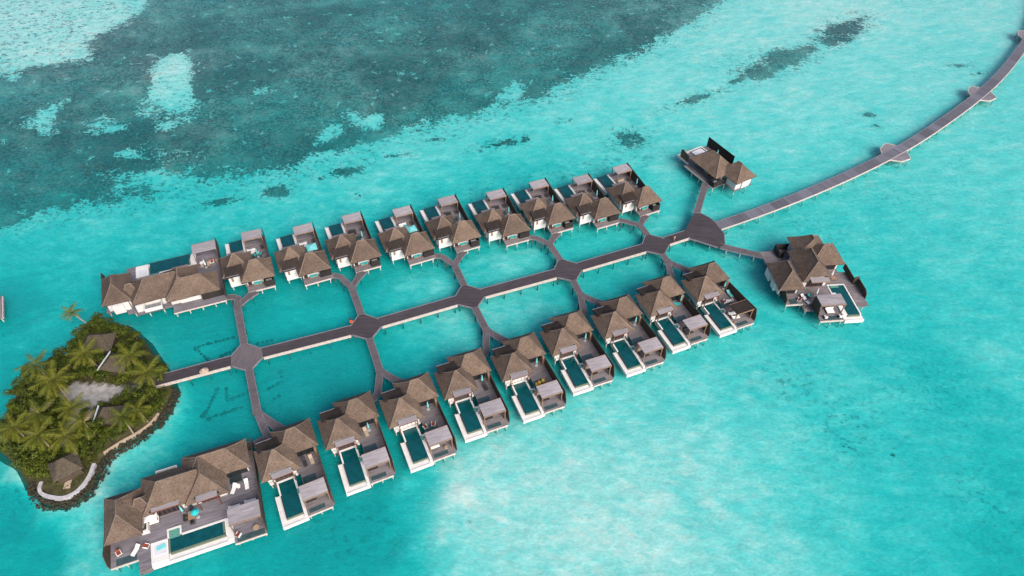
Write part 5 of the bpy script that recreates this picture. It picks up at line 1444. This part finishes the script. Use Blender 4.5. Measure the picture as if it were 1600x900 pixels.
for b in patches: patch = np.maximum(patch, bump(b[0], b[1], b[2] * 1.75, b[3] * 1.75, b[4] + 11.0, b[5]) - 14.0)
reef = np.where(reef < -2.5, np.maximum(reef, patch - 0.0), reef)
sp_ = sdf(P, pw([(-200, -60), (235, -60), (235, 8), (130, 60), (120, 95), (-200, 110)]))
speck = sm(sp_, -1, 3) * 0.72
mid = sdf(P, pw([(560, 330), (1000, 215), (1060, 240), (960, 275), (640, 330), (400, 400)]))
speck = np.maximum(speck, sm(mid, -6, 6) * .42)
speck = np.maximum(speck, sm(reef, -11, -2) * .62)
for (a, b, r1, r2, am) in ((1310, 370, 60, 20, .35), (1260, 345, 40, 15, .4), (1330, 660, 80, 60, .45), (1460, 600, 90, 60, .4), (1240, 590, 60, 40, .5), (1400, 300, 60, 20, .35), (540, 820, 80, 70, .5), (20, 760, 30, 90, .5), (1150, 90, 80, 30, .3), (1550, 780, 60, 90, .45), (150, 800, 30, 20, .3), (480, 580, 90, 60, .3)):
    speck = np.maximum(speck, bump(a, b, r1, r2, am))
sI = sdf(P, SHORE)
depth_shade = depth_shade * (0.35 + 0.65 * sm(-sI, 0.0, 5.0)) * np.where(sI > -40, 1, 1)
wob = 0.12 * np.sin(P[:, 0] * .37 + 1.3 * np.sin(P[:, 1] * .21)) + 0.1 * np.sin(P[:, 1] * .51 + P[:, 0] * .13)
bedz = -0.55 - 1.25 * depth_shade + 0.10 * wob + np.clip(reef, 0, 6) * 0.06

def bed_mat():
    m, nt, out = new_mat('seabed'); t = NT(nt)
    g = t.coords()
    n1 = t.noise(g, 0.10, 5, 0.62); n2 = t.noise(t.mapping(g, (1, 1.35, 1), (0, 0, R(-20))), 0.45, 5, 0.68, .6); n3 = t.noise(g, 1.3, 5, 0.72); n4 = t.noise(g, 1.05, 6, .82); n6 = t.noise(g, .27, 5, .75, .6)
    rf = t.attr('reef')
    e = t.math('ADD', rf, t.math('MULTIPLY', t.math('SUBTRACT', n1, .5), 17.0))
    e = t.math('ADD', e, t.math('MULTIPLY', t.math('SUBTRACT', n2, .5), 13.0))
    e = t.math('ADD', e, t.math('MULTIPLY', t.math('SUBTRACT', n3, .5), 14.0))
    k = t.ramp(e, (-.7, 1.0), 'SMOOTH')
    k = t.math('MULTIPLY', k, t.ramp(n6, (.60, .67, 1, .25)))
    # loose coral heads over the sand
    sk = t.attr('speck')
    n5 = t.noise(t.mapping(g, (1, 1.3, 1)), 0.62, 4, 0.62)
    ks = t.math('MULTIPLY', t.ramp(t.math('ADD', t.math('MULTIPLY', n5, .6), t.math('MULTIPLY', n3, .4)), (.515, .60)), t.math('MULTIPLY', sk, 1.25), clamp=True)
    kk = t.math('MAXIMUM', k, ks)
    sand = t.mix(t.ramp(n2, (.3, .7)), (.50, .475, .44), (.62, .595, .555))
    sand = t.mix(t.ramp(n3, (.55, .75, 0, .22)), sand, (.34, .33, .30))
    coral = t.mix(t.ramp(n4, (.43, .58)), (.026, .024, .025), (.150, .138, .133))
    nL = t.noise(g, .033, 4, .6, .5)
    coral = t.mix(t.ramp(n1, (.45, .68, 0, .55)), coral, (.235, .215, .195))
    coral = t.mix(1.0, coral, t.mix(t.ramp(nL, (.38, .62)), (.58, .56, .57), (1.5, 1.47, 1.42)), 'MULTIPLY')
    coral = t.mix(t.ramp(n3, (.62, .74, 0, .5)), coral, (.42, .40, .36))
    c = t.mix(kk, sand, coral)
    n7 = t.noise(t.mapping(g, (.85, 1.25, 1), (0, 0, R(-18))), .34, 2, .5, .2)
    nrm = t.bump(t.math('ADD', t.math('MULTIPLY', n3, .10), t.math('ADD', t.math('MULTIPLY', n2, .25), n7)), 0.30, 1.0)
    t.l(t.bsdf(c, .95, nrm, spec=0.0), out.inputs[0]); return m

def water_mat():
    m, nt, out = new_mat('sea_water'); t = NT(nt)
    g = t.coords()
    d = t.attr('depth_shade')
    w1 = t.noise(t.mapping(g, (1, 1.5, 1), (0, 0, R(-18))), .16, 5, .62, .8)
    w2 = t.noise(t.mapping(g, (.75, 1.6, 1), (0, 0, R(-12))), .55, 4, .65, 1.2)
    w3 = t.noise(t.mapping(g, (.8, 1.7, 1), (0, 0, R(-12))), 1.7, 4, .7)
    f = t.math('ADD', t.math('MULTIPLY', t.math('SUBTRACT', w1, .5), 1.5), t.math('MULTIPLY', t.math('SUBTRACT', w2, .5), 1.5))
    f = t.math('ADD', f, t.math('MULTIPLY', t.math('SUBTRACT', w3, .5), .9))
    vo = t.n('ShaderNodeTexVoronoi', feature='SMOOTH_F1'); vo.inputs['Scale'].default_value = .30; vo.inputs['Smoothness'].default_value = .6
    nz = t.n('ShaderNodeTexNoise'); nz.inputs['Scale'].default_value = .35; nz.inputs['Detail'].default_value = 3; t.l(g, nz.inputs['Vector'])
    wp_ = t.n('ShaderNodeVectorMath', operation='MULTIPLY_ADD'); t.l(nz.outputs['Color'], wp_.inputs[0]); wp_.inputs[1].default_value = (5, 5, 0); t.l(t.mapping(g, (.8, 1.25, 1), (0, 0, R(-15))), wp_.inputs[2])
    t.l(wp_.outputs[0], vo.inputs['Vector'])
    add = t.math('ADD', t.math('MULTIPLY', t.math('SUBTRACT', w2, .5), .30), t.math('MULTIPLY', t.math('SUBTRACT', w3, .5), .60))
    add = t.math('ADD', add, t.math('MULTIPLY', t.math('SUBTRACT', vo.outputs['Distance'], .45), .16))
    d = t.math('ADD', t.math('MULTIPLY', d, t.math('ADD', 1.0, f)), add); d = t.math('MAXIMUM', d, .07)  # ripple light and caustics painted in as swings of the water tint
    cb = t.n('ShaderNodeCombineColor')
    for i, c in enumerate((.125, .752, .765)):
        t.l(t.math('POWER', c, d), cb.inputs[i])
    tr = t.n('ShaderNodeBsdfTransparent'); t.l(cb.outputs[0], tr.inputs[0])
    sc = t.n('ShaderNodeBsdfDiffuse'); sc.inputs[0].default_value = (.010, .37, .37, 1)
    h = t.math('ADD', t.math('MULTIPLY', w2, 1.0), t.math('MULTIPLY', w3, .5))
    nrm = t.bump(h, .45, .4); t.l(nrm, sc.inputs['Normal'])
    mx = t.n('ShaderNodeMixShader'); t.l(t.math('MULTIPLY_ADD', d, .12, .055, clamp=True), mx.inputs[0])
    t.l(tr.outputs[0], mx.inputs[1]); t.l(sc.outputs[0], mx.inputs[2])
    vd = t.n('ShaderNodeVectorMath', operation='DOT_PRODUCT'); t.l(nrm, vd.inputs[0]); t.l(t.n('ShaderNodeNewGeometry').outputs['Incoming'], vd.inputs[1])
    co = t.math('ABSOLUTE', vd.outputs['Value'])
    fres = t.math('MULTIPLY_ADD', t.math('POWER', t.math('SUBTRACT', 1.0, co, clamp=True), 5.0), .98, .02)
    gl = t.n('ShaderNodeBsdfGlossy'); gl.inputs['Roughness'].default_value = .12; t.l(nrm, gl.inputs['Normal'])
    m2 = t.n('ShaderNodeMixShader'); t.l(fres, m2.inputs[0]); t.l(mx.outputs[0], m2.inputs[1]); t.l(gl.outputs[0], m2.inputs[2])
    t.l(m2.outputs[0], out.inputs[0]); return m
grid_mesh('seabed', GX, GY, bedz, {'reef': reef, 'speck': speck}, bed_mat(), 'structure')
grid_mesh('sea_water', GX, GY, 0.0, {'depth_shade': depth_shade}, water_mat(), 'structure')
for o in list(scene.objects):
    if o.name.startswith('coral_clump'):
        i = int(np.argmin((P[:, 0] - o.location.x) ** 2 + (P[:, 1] - o.location.y) ** 2)); o.location.z = bedz[i] + .0

# ------------------------------------------------------------------ light
SUN_AZ = Vector((.60, -.80)); SUN_EL = 40.0
world = bpy.data.worlds.new('World'); scene.world = world; world.use_nodes = True
nt = world.node_tree; nt.nodes.clear()
sky = nt.nodes.new('ShaderNodeTexSky'); sky.sky_type = 'NISHITA'; sky.sun_disc = False
sky.sun_elevation = R(SUN_EL); sky.sun_rotation = math.atan2(SUN_AZ.x, SUN_AZ.y)
sky.air_density = 0.7; sky.dust_density = 2.5; sky.ozone_density = 0.6
bg = nt.nodes.new('ShaderNodeBackground'); bg.inputs[1].default_value = 0.10
wo = nt.nodes.new('ShaderNodeOutputWorld')
nt.links.new(sky.outputs[0], bg.inputs[0]); nt.links.new(bg.outputs[0], wo.inputs[0])
sd = bpy.data.lights.new('sun', 'SUN'); sd.energy = 2.3; sd.angle = R(34); sd.color = (1.0, .92, .84)
so = bpy.data.objects.new('sun', sd); COL.objects.link(so)
dirv = -Vector((SUN_AZ.x * math.cos(R(SUN_EL)), SUN_AZ.y * math.cos(R(SUN_EL)), math.sin(R(SUN_EL))))
so.rotation_euler = dirv.to_track_quat('-Z', 'Y').to_euler(); so.location = (0, 0, 80)

scene.view_settings.view_transform = 'Standard'; scene.view_settings.look = 'None'
scene.view_settings.exposure = 1.25; scene.view_settings.gamma = 1.0
scene.render.engine = 'CYCLES'
scene.cycles.max_bounces = 6; scene.cycles.transparent_max_bounces = 8; scene.cycles.use_denoising = True
